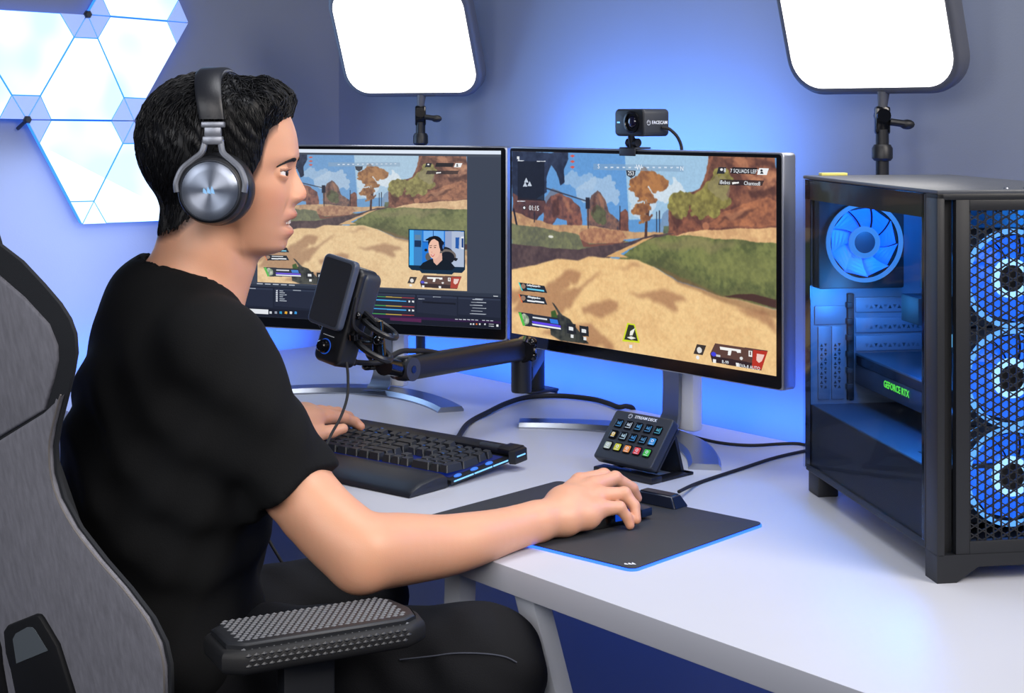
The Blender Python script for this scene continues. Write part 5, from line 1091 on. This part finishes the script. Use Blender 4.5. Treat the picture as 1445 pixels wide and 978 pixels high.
def handfield(p, W, fin, th, palmpts):
    d = None
    for k, (pt, r) in fin.items():
        e = chain(p, pt[:2], r[:2], .01); d = e if d is None else smin(d, e, .012)
    d = smin(d, chain(p, th[0], th[1], .004), .010)
    for c, rr in palmpts: d = smin(d, np.linalg.norm(p-c, axis=1)-rr, .014)
    fs_ = None
    for k, (pt, r) in fin.items():
        e = chain(p, pt[1:], r[1:], .0022)
        e = smin(e, np.linalg.norm(p-pt[2], axis=1)-r[2]*1.05, .003)
        fs_ = e if fs_ is None else np.minimum(fs_, e)
    return smin(d, fs_, .0045)
def _mid(a, b, t): return a*(1-t)+b*t
R_PALM = [(_mid(HRW, HRF['pinky'][0][1], .45)+np.array((0, -.002, -.006)), .0195), (_mid(HRW, HRF['ring'][0][1], .5), .020), (_mid(HRW, HRF['middle'][0][1], .55), .0185), (_mid(HRW, HRF['index'][0][1], .5)+np.array((0, 0, -.004)), .019), (_mid(HRW, HRF['pinky'][0][1], .75)+np.array((.004, -.001, -.006)), .0165)]
LW = LA[-1]
HLF = {'index': ([LW, *pts_((462, 588, 2.505), (486, 590, 2.53), (501, 595.5, 2.545), (509, 602, 2.545))], [.020, .0115, .0092, .0082, .0070]),
       'middle': ([LW, *pts_((452, 583, 2.535), (476, 583, 2.565), (492, 588, 2.575), (498, 595, 2.575))], [.020, .0122, .0094, .0082, .0070]),
       'ring': ([LW, *pts_((441, 582, 2.55), (464, 581, 2.59), (478, 585, 2.60), (484, 591, 2.60))], [.019, .0118, .0090, .0078, .0066]),
       'pinky': ([LW, *pts_((429, 586, 2.555), (448, 584, 2.60), (460, 588, 2.61), (465, 592, 2.61))], [.018, .011, .0080, .0070, .0060])}
HLT = ([LW+np.array((.008, .0, -.004)), *pts_((446, 613, 2.46), (468, 609, 2.475), (484, 605, 2.485))], [.017, .0125, .0100, .0082])
L_PALM = [(_mid(LW, HLF[k][0][1], t), r) for k, t, r in (('index', .55, .0185), ('middle', .6, .019), ('ring', .6, .018), ('pinky', .5, .018))]
bR = bbox([*HRF['index'][0], *HRF['pinky'][0], HRW, *HRT[0]], .02); bL = bbox([*HLF['index'][0], *HLF['pinky'][0], LW, *HLT[0]], .02)
bA = bbox(RA, .06); bLA = bbox(LA, .06); bH = (H0-.16, H0+np.array((.14, .13, .16)))
TF = np.array((.86, .51, 0)); TF /= np.linalg.norm(TF); TL = np.array((TF[1], -TF[0], 0)); TR_ = np.stack([TF, TL, np.array((0, 0, 1.))], 1)
def torso(p, g=0.):
    d = ell(p, (-.428, 1.99, .895), (.116+g, .183+g, .178+g), TR_)
    d = smin(d, ell(p, (-.452, 1.985, .76), (.123+g, .160+g, .19+g), TR_), .05)
    d = smin(d, ell(p, (-.455, 1.975, .60), (.130+g, .178+g, .13+g), TR_), .05)
    d = smin(d, cone(p, (-.432, 2.02, 1.048), Rsh+np.array((-.006, .01, .000)), .055+g, .050+g), .03)
    d = smin(d, cone(p, (-.432, 2.03, 1.048), LA[0]+np.array((0, 0, .0)), .055+g, .050+g), .03)
    d = smin(d, ell(p, (-.455, 2.02, 1.03), (.066+g, .10+g, .075+g), TR_), .04)
    return d
def rarm(p):
    d = chain(p, RA, RRr, .006)
    d = smin(d, np.linalg.norm(p-np.array(at(508, 805, 1.815)[:]), axis=1)-.022, .022)
    return d
def rhand(p): return handfield(p, HRW, HRF, HRT, R_PALM)
def lhand(p): return handfield(p, LW, HLF, HLT, L_PALM)
def body(p):
    d = near(p, *bH, lambda q: smin(headfield(q), neckfield(q), .014), .10)
    d = smin(d, near(p, (-.8, 1.7, .4), (-.1, 2.35, 1.2), lambda q: torso(q, -.014), .05), .03)
    a = near(p, *bA, rarm, .05); h = near(p, *bR, rhand, .05); d = smin(d, smin(a, h, .010), .02)
    a = near(p, *bLA, lambda q: chain(q, LA, LRr, .018), .05); h = near(p, *bL, lhand, .05); return smin(d, smin(a, h, .010), .02)
Vt, Fc = mesher(body, (-.66, 1.74, .50), (.21, 2.67, 1.36), .0042)
me = mesh_from('body', Vt, Fc, ['skin'])
def selA(co):
    a, b, c = hl(co); s = (a > .02) & (a < .14) & (np.abs(b) < .09) & (c > -.13) & (c < .075)
    for b_ in (bR, bL): s |= np.all((co > b_[0]-.015) & (co < b_[1]+.01), axis=1)
    return s
refine(me, body, selA, 1)
def selB(co): a, b, c = hl(co); return (a > .064) & (b > -.012) & (b < .055) & (c > -.105) & (c < .025)
refine(me, body, selB, 1)
person = thing('person', 'person in black t-shirt and black jeans seated at the desk, hand on mouse', 'person', (-.44, 1.98, 0))
co = np.empty(len(me.vertices)*3); me.vertices.foreach_get('co', co); co = co.reshape(-1, 3)
a, b, c = hl(co); px = 310+a*SCH; py = 240-c*SCH; colr = np.ones((len(co), 4)); base = np.ones(3)
def tint(m, rgb): 
    m = np.clip(m, 0, 1)[:, None]; colr[:, :3] = colr[:, :3]*(1-m)+colr[:, :3]*np.array(rgb)*m
inh = (a > -.15) & (c > -.14) & (a < .16)
lipm = np.exp(-(np.abs(b)/.022)**4)*np.clip(1.3-np.abs(py-304)/6.0, 0, 1)*(a > .078)+np.exp(-(np.abs(b)/.020)**4)*np.clip(1.35-np.abs(py-328.5)/7.0, 0, 1)*(a > .078)
tint(lipm*inh*.8, (.78, .50, .50)); tint(np.exp(-(b/.02)**2)*np.clip(1.2-np.abs(py-314.5)/4, 0, 1)*(a > .074)*inh*.9, (.35, .14, .14))
tint(np.exp(-((np.abs(b)-.045)/.02)**2)*np.exp(-((py-278)/22)**2)*inh*(a > .03)*.5, (1.0, .84, .82)); tint(np.exp(-(b/.015)**2)*np.exp(-((py-275)/10)**2)*inh*(a > .09)*.6, (1, .82, .80))
# shaved hair shadow at nape, sideburn and temple
hls = np.interp(px, [150, 205, 228, 238, 262, 300, 345, 352, 362, 372, 380, 384, 389, 396, 404, 412, 425], [300, 318, 332, 330, 322, 290, 266, 266, 256, 241, 224, 203, 186, 176, 168, 160, 150]); stub = np.clip(1.15-(py-hls)/np.where(px > 330, 13, 9), 0, 1)*((np.abs(b) > .03) | (px < 300))*(px < 400)*(py > 140); tint(stub*inh*.93, (.10, .085, .09))
hair_r = np.clip((200-py)/8, 0, 1)*(px < 340)*(py < 260); tint(hair_r*inh, (.1, .08, .09))
e_l = np.minimum(*[np.abs(np.linalg.norm(co-e, axis=1)-ER-.001) for e in EYEC])
for e in EYEC:
    q = co-e; r = np.linalg.norm(q, axis=1); up = q@HU; tint((r < ER+.0030)*(up > .0022)*(up < .0062)*(q@HF > .003)*(r < ER+.0028)*.75, (.25, .18, .17)); tint((r < ER+.004)*(up < -.001)*(up > -.006)*(q@HF > .002)*.25, (.7, .5, .5))
for F_ in (HRF, HLF):
    for k, (pt, r) in F_.items():
        tint(np.exp(-(np.linalg.norm(co-pt[1]-np.array((0, 0, .008)), axis=1)/.014)**2)*.35, (1, .80, .78)); tint(np.exp(-(np.linalg.norm(co-pt[2]-np.array((0, 0, .005)), axis=1)/.009)**2)*.35, (1, .80, .77)); tint(np.exp(-(np.linalg.norm(co-pt[-1], axis=1)/.012)**2)*.4, (1, .80, .79))
mott = vnoise(64, 64, 9, 9, 5)[(np.abs(co[:, 0]*310).astype(int)) % 64, (np.abs(co[:, 2]*310+co[:, 1]*170).astype(int)) % 64]; colr[:, :3] *= (1-.05*mott[:, None]*np.array((0, .8, 1)))
ca = me.color_attributes.new('Col', 'FLOAT_COLOR', 'POINT'); ca.data.foreach_set('color', colr.astype(np.float32).ravel())
place('body', me, person)
for i, e in enumerate(EYEC):
    m = MB(); m.sphere(e, ER, 32); ey = m.build('eye', 'eye_white', person)
    n_ = Vector(HF*1.0+HL*(.16 if i == 0 else .16)+HU*.02).normalized(); x_ = n_.cross(Z).normalized(); y_ = x_.cross(n_)
    m = MB(); m.lathe([(.0058, ER*.873), (.0050, ER*.915), (.003, ER*.985), (.0001, ER*1.015)], Mx=frame(e, x_, y_, n_) if False else frame(e, x_, n_.cross(x_), n_), n=24); m.build('iris', 'iris', ey)
a_b, px_b, py_b = b.copy(), px.copy(), py.copy()
# teeth and lashes
m = MB()
for k in range(6):
    s = (k-2.5)*.0072; q = hpx(408.4-abs(k-2.5)*2.7, 312.4, s); m.box((-.0034, -.0030, -.0018), (.0034, .0030, .0022), .0010, Mx=frame(Vector(q), HL, HU, HF) if frame(Vector(q), HL, HU, HF).determinant() > 0 else frame(Vector(q), -HL, HU, HF))
m.build('teeth', 'teeth', person)
def hairtube(mb, P3, r0, n=3):
    pts = np.array(P3); k = len(pts); t = np.gradient(pts, axis=0); t /= np.linalg.norm(t, axis=1, keepdims=True)+1e-9; up = np.array((.3, .2, .93)); nx = np.cross(t, up); nx /= np.linalg.norm(nx, axis=1, keepdims=True)+1e-9; ny = np.cross(t, nx)
    rr = r0*np.concatenate([np.ones(k-2), [.7, .12]])
    ang = np.arange(n)*2*np.pi/n; ring = pts[:, None]+rr[:, None, None]*(nx[:, None]*np.cos(ang)[None, :, None]+ny[:, None]*np.sin(ang)[None, :, None]); return ring.reshape(-1, 3)
def hairmesh(name, locks, mat_, parent, n=3):
    V_ = []; F_ = []; off = 0
    for P3, r in locks:
        v = hairtube(None, P3, r, n); k = len(P3); V_.append(v)
        i = np.arange(k-1)[:, None]*n; j = np.arange(n)[None]; F_.append(np.stack([i+j, i+(j+1) % n, i+n+(j+1) % n, i+n+j], -1).reshape(-1, 4)+off); off += len(v)
    me = mesh_from(name, np.concatenate(V_), np.concatenate(F_), [mat_]); return place(name, me, parent)
M['skull'] = None
locks = []
for s in (1, -1):
    for k in range(90):
        t = k/89; pxx = 393+t*26; pyy = 229-8.0*math.sin(min(1, t*1.3)*math.pi*.64)+RNG.uniform(-1.8, 1.8)*(1.1-.4*abs(t-.7)-.5*(1-t)); bb = (.043-.026*t)*s
        p0 = hw((pxx-310)/SCH, bb, (240-pyy-2.0)/SCH); p0 = project(headfield, p0[None], 4)[0]
        dirv = (HF*.75*(1 if t < .8 else .3)-HL*s*.5+HU*(.55-.9*t)); dirv /= np.linalg.norm(dirv); L0 = .0075
        P3 = []
        for u in np.linspace(0, 1, 4):
            q = project(headfield, (p0+dirv*L0*u+HU*RNG.normal(0, .0004))[None], 2)[0]; g = grad(headfield, q[None])[0]; P3.append(q+g/np.linalg.norm(g)*(.0002+.0010*math.sin(u*2.6)))
        locks.append((P3, .00085))
hairmesh('eyebrow', locks[:90], 'hair', person); hairmesh('eyebrow', locks[90:], 'hair', person)
locks = []
for e, s in zip(EYEC, (1, -1)):
    for k in range(16):
        u = (k/15-.5)*2; q = e+(HL*s*u*.0085+HF*math.sqrt(max(0, 1-(u*.0085/ER)**2))*ER*.93+HU*(.0040-.0016*u*u)); P3 = [q, q+HF*.003+HU*.0004, q+HF*.0055+HU*.0018]; locks.append((P3, .0004))
hairmesh('eyelashes', locks, 'hair', person)

# ---------------------------------------------------------------- hair
def hairline(px):          # lowest picture row that still carries hair
    return np.interp(px, [150, 205, 228, 238, 262, 300, 345, 352, 362, 372, 380, 384, 389, 396, 404, 412, 425], [300, 318, 332, 330, 322, 290, 266, 266, 256, 241, 224, 203, 186, 176, 168, 160, 150])
def capfield(p):
    a, b, c = hl(p); px = 310+a*SCH; py = 240-c*SCH
    th = .0035+.0060*np.clip((215-py)/70, 0, 1)+.002*np.clip((px-350)/50, 0, 1)*np.clip((190-py)/30, 0, 1)
    hl_ = hairline(px); th = th*np.clip((hl_-py)/np.where(px < 275, 60, 26), .06, 1); th = th*(1-.45*np.clip((240-px)/40, 0, 1))
    d = smin(headfield(p), neckfield(p), .014)-th
    for (x, y, bb, r) in ((382, 143, .028, .015), (385, 141, 0, .016), (386, 144, -.025, .015), (372, 130, .015, .014), (376, 150, .047, .011)): d = smin(d, np.linalg.norm(p-hpx(x, y, bb), axis=1)-r, .02)
    wob = .0012*np.sin(a*420+c*250+b*300)*np.sin(b*380+a*120); d = d+wob*np.clip((230-py)/30, 0, 1)
    cut = (py-hairline(px))/SCH; return smax(d, cut, .006)
Vt, Fc = mesher(capfield, H0-np.array((.14, .11, .13)), H0+np.array((.13, .11, .16)), .0036)
cap = mesh_from('hair', Vt, Fc, ['hair']); hair_o = place('hair', cap, person)
g_ = grad(capfield, Vt); g_ /= np.linalg.norm(g_, axis=1, keepdims=True)
a, b, c = hl(Vt); px = 310+a*SCH; py = 240-c*SCH; hp = headfield(Vt)
okv = np.where((py < hairline(px)-2) & (hp > .002))[0]; locks = []
pick = RNG.choice(okv, 4200); skin_d = headfield
P0 = Vt[pick]; G0 = g_[pick]; aa, bb, cc = hl(P0); pxs = 310+aa*SCH; pys = 240-cc*SCH; topw = np.clip((175-pys)/45, 0, 1)[:, None]; frw = np.clip((pxs-290)/90, 0, 1)[:, None]
sgn = np.sign(bb)[:, None]
D = (1-topw)*(-HU*1.0-HF*.35*(1-frw)+HF*.10*frw)+topw*(frw*(HF*.9-HU*.25+HL*sgn*.35)+(1-frw)*(-HF*.75-HU*.35+HL*sgn*.25))+RNG.normal(0, .16, P0.shape)
clump = np.stack([np.sin(P0[:, 0]*260+P0[:, 2]*90), np.cos(P0[:, 1]*240+P0[:, 0]*80), np.sin(P0[:, 2]*230)], 1)*.30; D += clump*.8
Ln = (.016+.016*topw[:, 0]+.008*frw[:, 0]*topw[:, 0])*RNG.uniform(.7, 1.25, len(P0)); cur = P0.copy(); paths = [cur.copy()]
for st in range(6):
    D = D-G0*(D*G0).sum(1, keepdims=True)*.8; D /= np.linalg.norm(D, axis=1, keepdims=True); cur = cur+D*(Ln[:, None]/6)
    d = capfield(cur)[:, None]; lift = (.0008+.0026*topw*math.sin((st+1)/6*math.pi*.8))*(.6+.8*((np.arange(len(P0))*7919) % 100/100)[:, None])
    g2 = grad(capfield, cur); g2 /= np.linalg.norm(g2, axis=1, keepdims=True)+1e-9; cur = cur-g2*np.clip(d-lift, -.003, .003); G0 = g2; paths.append(cur.copy())
    D = D+HU*-.10+clump*.10
paths = np.stack(paths, 1)
for i in range(len(P0)): locks.append((paths[i], .00075 if topw[i, 0] > .3 else .0005))
ho = hairmesh('hair_strands', locks, 'hair', hair_o); ho['kind'] = 'stuff'

# ---------------------------------------------------------------- clothes
CUFF = np.array(at(420, 690, 1.855)[:]); CN = CUFF-Rsh; CN = CN/np.linalg.norm(CN)
LC = _mid(LA[0], LA[1], .75); LCN = (LA[1]-LA[0])/np.linalg.norm(LA[1]-LA[0])
NKP = np.array((-.4775, 2.03, 1.106)); NKN = np.array((.60, .0, .80))
NCA = np.array(hpx(292, 345)); NCB = np.array(hpx(256, 462))
def shirtfield(p, cutneck=True):
    f = .0034*np.sin(p[:, 2]*70+p[:, 0]*38+3*np.sin(p[:, 1]*22))+.0022*np.sin(p[:, 0]*95-p[:, 2]*60+p[:, 1]*40)
    f = f*np.clip((1.06-p[:, 2])/.1, .15, 1)
    d = torso(p, .006)
    sl = cone(p, Rsh, CUFF+CN*.03, .066, .0510); sl = smin(sl, cone(p, _mid(Rsh, CUFF, .2)+np.array((-.03, .02, -.03)), CUFF+CN*.03, .045, .044), .02)
    sl = smax(sl, ((p-CUFF)@CN), .003); d = smin(d, sl, .03)
    s2 = cone(p, LA[0], LC+LCN*.02, .060, .05); s2 = smax(s2, (p-LC)@LCN, .003); d = smin(d, s2, .03)
    # tension folds from armpit to waist
    d = d-f
    if cutneck: d = smax(d, -smax(cone(p, NCA, NCB, .077, .077), -((p-NKP)@NKN), .004), .003)
    return smax(d, .575-p[:, 2], .004)
Vt, Fc = mesher(shirtfield, (-.68, 1.74, .56), (-.12, 2.32, 1.16), .0058)
place('t_shirt', mesh_from('t_shirt', Vt, Fc, ['shirt']), person)
# ribbed collar following the neck
m = MB(); P3 = []; ax_ = (NCA-NCB)/np.linalg.norm(NCA-NCB); tt = np.linspace(.09, -.10, 190)
for k in range(44):
    an = 2*math.pi*k/44; dr = np.array((math.cos(an), math.sin(an), 0)); dr = dr-ax_*(dr@ax_); dr /= np.linalg.norm(dr); c0 = NCA*.35+NCB*.65+dr*.0765
    ps = c0+tt[:, None]*ax_; v_ = np.maximum(shirtfield(ps, False), (ps-NKP)@NKN); w = np.where(v_ < 0)[0]; P3.append(ps[w[0]] if len(w) else ps[-1])
P3 = np.array(P3)
for _ in range(4): P3 = (np.roll(P3, 1, 0)+P3*2+np.roll(P3, -1, 0))/4
P3 = [Vector(q) for q in P3]
P3 += P3[:3]
m.tube(P3, .0048, 8, cap=False); m.build('collar', 'shirt', person)
KR = np.array((-.040, 1.862, .628)); KL = np.array((-.215, 2.13, .628))
def jeans(p):
    d = ell(p, (-.45, 1.97, .575), (.138, .185, .115), TR_)
    d = smin(d, cone(p, (-.385, 1.935, .60), KR, .083, .074), .03); d = smin(d, cone(p, (-.42, 2.06, .60), KL, .080, .066), .03)
    d = smin(d, cone(p, KR, KR+np.array((.015, .02, -.50)), .072, .045), .03); d = smin(d, cone(p, KL, KL+np.array((.02, .03, -.5)), .064, .045), .03)
    f = .0028*np.sin(p[:, 0]*75+p[:, 2]*55+2*np.sin(p[:, 1]*30))*np.sin(p[:, 2]*40+p[:, 1]*30); d = d-f
    return smax(d, .10-p[:, 2], .003)
Vt, Fc = mesher(jeans, (-.66, 1.74, .06), (.10, 2.27, .80), .0075)
place('jeans', mesh_from('jeans', Vt, Fc, ['jeans']), person)
seam = [project(jeans, np.array([at(x, y, 1.79)[:]]), 12)[0] for x, y in ((560, 925), (600, 921), (640, 919), (680, 921), (715, 924), (738, 932))]
m = MB(); m.tube(smoothpath([Vector(project(lambda p: jeans(p)-.0012, q[None], 3)[0]) for q in seam], 6), .0010, 5); m.build('seam', mat('denim_thread', (60, 64, 76), .9), person)
for k, q in enumerate((KR, KL)):
    fo = q+np.array((.015, .02, -.5)); m = MB(); m.sphere((fo[0]+.05, fo[1]+.04, .045), .05, 18, sc=(2.2, 1.3, .85), Mx=None); m.box((fo[0]-.05, fo[1]-.03, .0), (fo[0]+.15, fo[1]+.1, .02), .008, 3); m.build('shoe', 'black_matte', person)

# ---------------------------------------------------------------- headphones
hd = thing('headphones', 'black over-ear headphones with spun metal earcup worn on the head', 'headphones', hpx(298, 262, .095))
def hp_(px, py, d): return at(px, py, d)
for s in (1, -1):
    dc = 1.915 if s == 1 else None
    if s == 1: cen = at(296, 269, 1.905)
    else: cen = Vector(hpx(297, 262, -.112))
    n_ = Vector(HL*s).normalized(); n_ = (n_+Vector((-.06, 0, .02))).normalized(); x_ = Vector((1, 0, 0)) if s == 1 else Vector((-1, 0, 0)); x_ = (x_-n_*x_.dot(n_)).normalized(); y_ = n_.cross(x_); Fm = frame(cen, x_, y_, n_)
    m = MB(); m.lathe([(.038, -.052), (.0435, -.048), (.0458, -.038), (.0452, -.026), (.042, -.020)], Mx=Fm@Matrix.Translation((.002, .001, 0)), n=48); m.build('ear_cushion', mat('cushion_leather_%d' % s, (20, 22, 27), .4, bump=.15, bscale=600), hd)
    m = MB(); m.lathe([(.0415, -.026), (.0432, -.020), (.0425, -.010), (.040, -.003), (.0372, -.0015), (.0358, -.003)], Mx=Fm, n=48); m.build('ear_cup', 'black', hd)
    m = MB(); m.lathe([(.0372, -.003), (.0376, .000), (.0364, .0008), (.0356, -.001)], Mx=Fm, n=48, cap=False); m.build('cup_ring', 'darkgrey', hd)
    dm = M.get('spun')
    if dm is None:
        dm = bpy.data.materials.new('spun_aluminium'); dm.use_nodes = True; nt = dm.node_tree; bs = nt.nodes['Principled BSDF']; bs.inputs['Metallic'].default_value = 1; bs.inputs['Roughness'].default_value = .36; bs.inputs['Base Color'].default_value = (*lin((150, 158, 174)), 1)
        bs.inputs['Anisotropic'].default_value = .92; bs.inputs['Anisotropic Rotation'].default_value = .25; tg = nt.nodes.new('ShaderNodeTangent'); tg.direction_type = 'RADIAL'; tg.axis = 'Z'; nt.links.new(tg.outputs[0], bs.inputs['Tangent']); M['spun'] = dm
    m = MB(); m.lathe([(.0001, .0006), (.004, .0006), (.012, .0006), (.024, .0006), (.0350, .0004), (.0357, -.0008)], n=72, cap=False); m.build('metal_disc', dm, hd, Mo=Fm, sharp=60)
    if s == 1: sail(Fm@Matrix.Translation((-.001, -.0, .0012)), .0078, 'txt_lit', hd)
    # fork
    pf = [(-.0415, -.002), (-.0425, .010), (-.036, .026), (-.024, .037), (-.0135, .046), (-.010, .058), (-.010, .062)]
    for q in (1, -1):
        m = MB(); pts = smoothpath([Fm@Vector((x*q+.0, y, -.004-.010*max(0, (y-.02)/.04))) for x, y in pf], 5)
        m.tube(pts, .0034, 8, sx=1.2); m.build('fork', 'steel_dark' if 'steel_dark' in M else M.setdefault('steel_dark', mat('gunmetal', (128, 132, 142), .36, .6)), hd)
    m = MB(); m.box((-.0125, .056, -.019), (.0125, .0665, -.010), .0015, Mx=Fm); m.box((-.0105, .066, -.018), (.0105, .078, -.012), .001, Mx=Fm); m.box((-.0145, .077, -.020), (.0145, .0845, -.011), .0015, Mx=Fm); m.build('slider', 'steel_dark', hd)
# headband
Y0 = H0[1]; pts = []; wid = []
xc = at(305, 100, 2.03).x; zt = 1.3545
m = MB(); vs = []; fs = []; n = 40; prof = [(-.0155, .003), (-.0135, .0), (.0135, .0), (.0155, .003), (.0155, .0105), (.012, .0135), (-.012, .0135), (-.0155, .0105)]
zb = at(300, 168, 1.93).z
for i in range(n+1):
    an = math.pi*i/n; ca, sa = math.cos(an), math.sin(an)
    R1, R2 = .094, zt-.0135-zb; nrm = Vector((0, -ca/R1, sa/R2)).normalized() if True else None
    cx_ = xc+.0135*(1-sa); c0 = Vector((cx_, Y0-R1*math.copysign(abs(ca)**.8, ca), zb+R2*sa**.85 if sa > 0 else zb))
    wk = .98+.14*sa; tk = .75+.25*sa
    for w0, h0 in prof: vs.append(c0+Vector((1, 0, 0))*w0*wk+nrm*h0*tk)
k = len(prof)
for i in range(n):
    for j_ in range(k): fs.append((i*k+j_, i*k+(j_+1) % k, (i+1)*k+(j_+1) % k, (i+1)*k+j_))
fs += [tuple(range(k)), tuple(n*k+j_ for j_ in range(k))[::-1]]
m.raw(vs, fs); bmesh.ops.recalc_face_normals(m.bm, faces=list(m.bm.faces)); m.build('headband', mat('band_leather', (26, 28, 34), .42, bump=.15, bscale=500), hd, sharp=40)
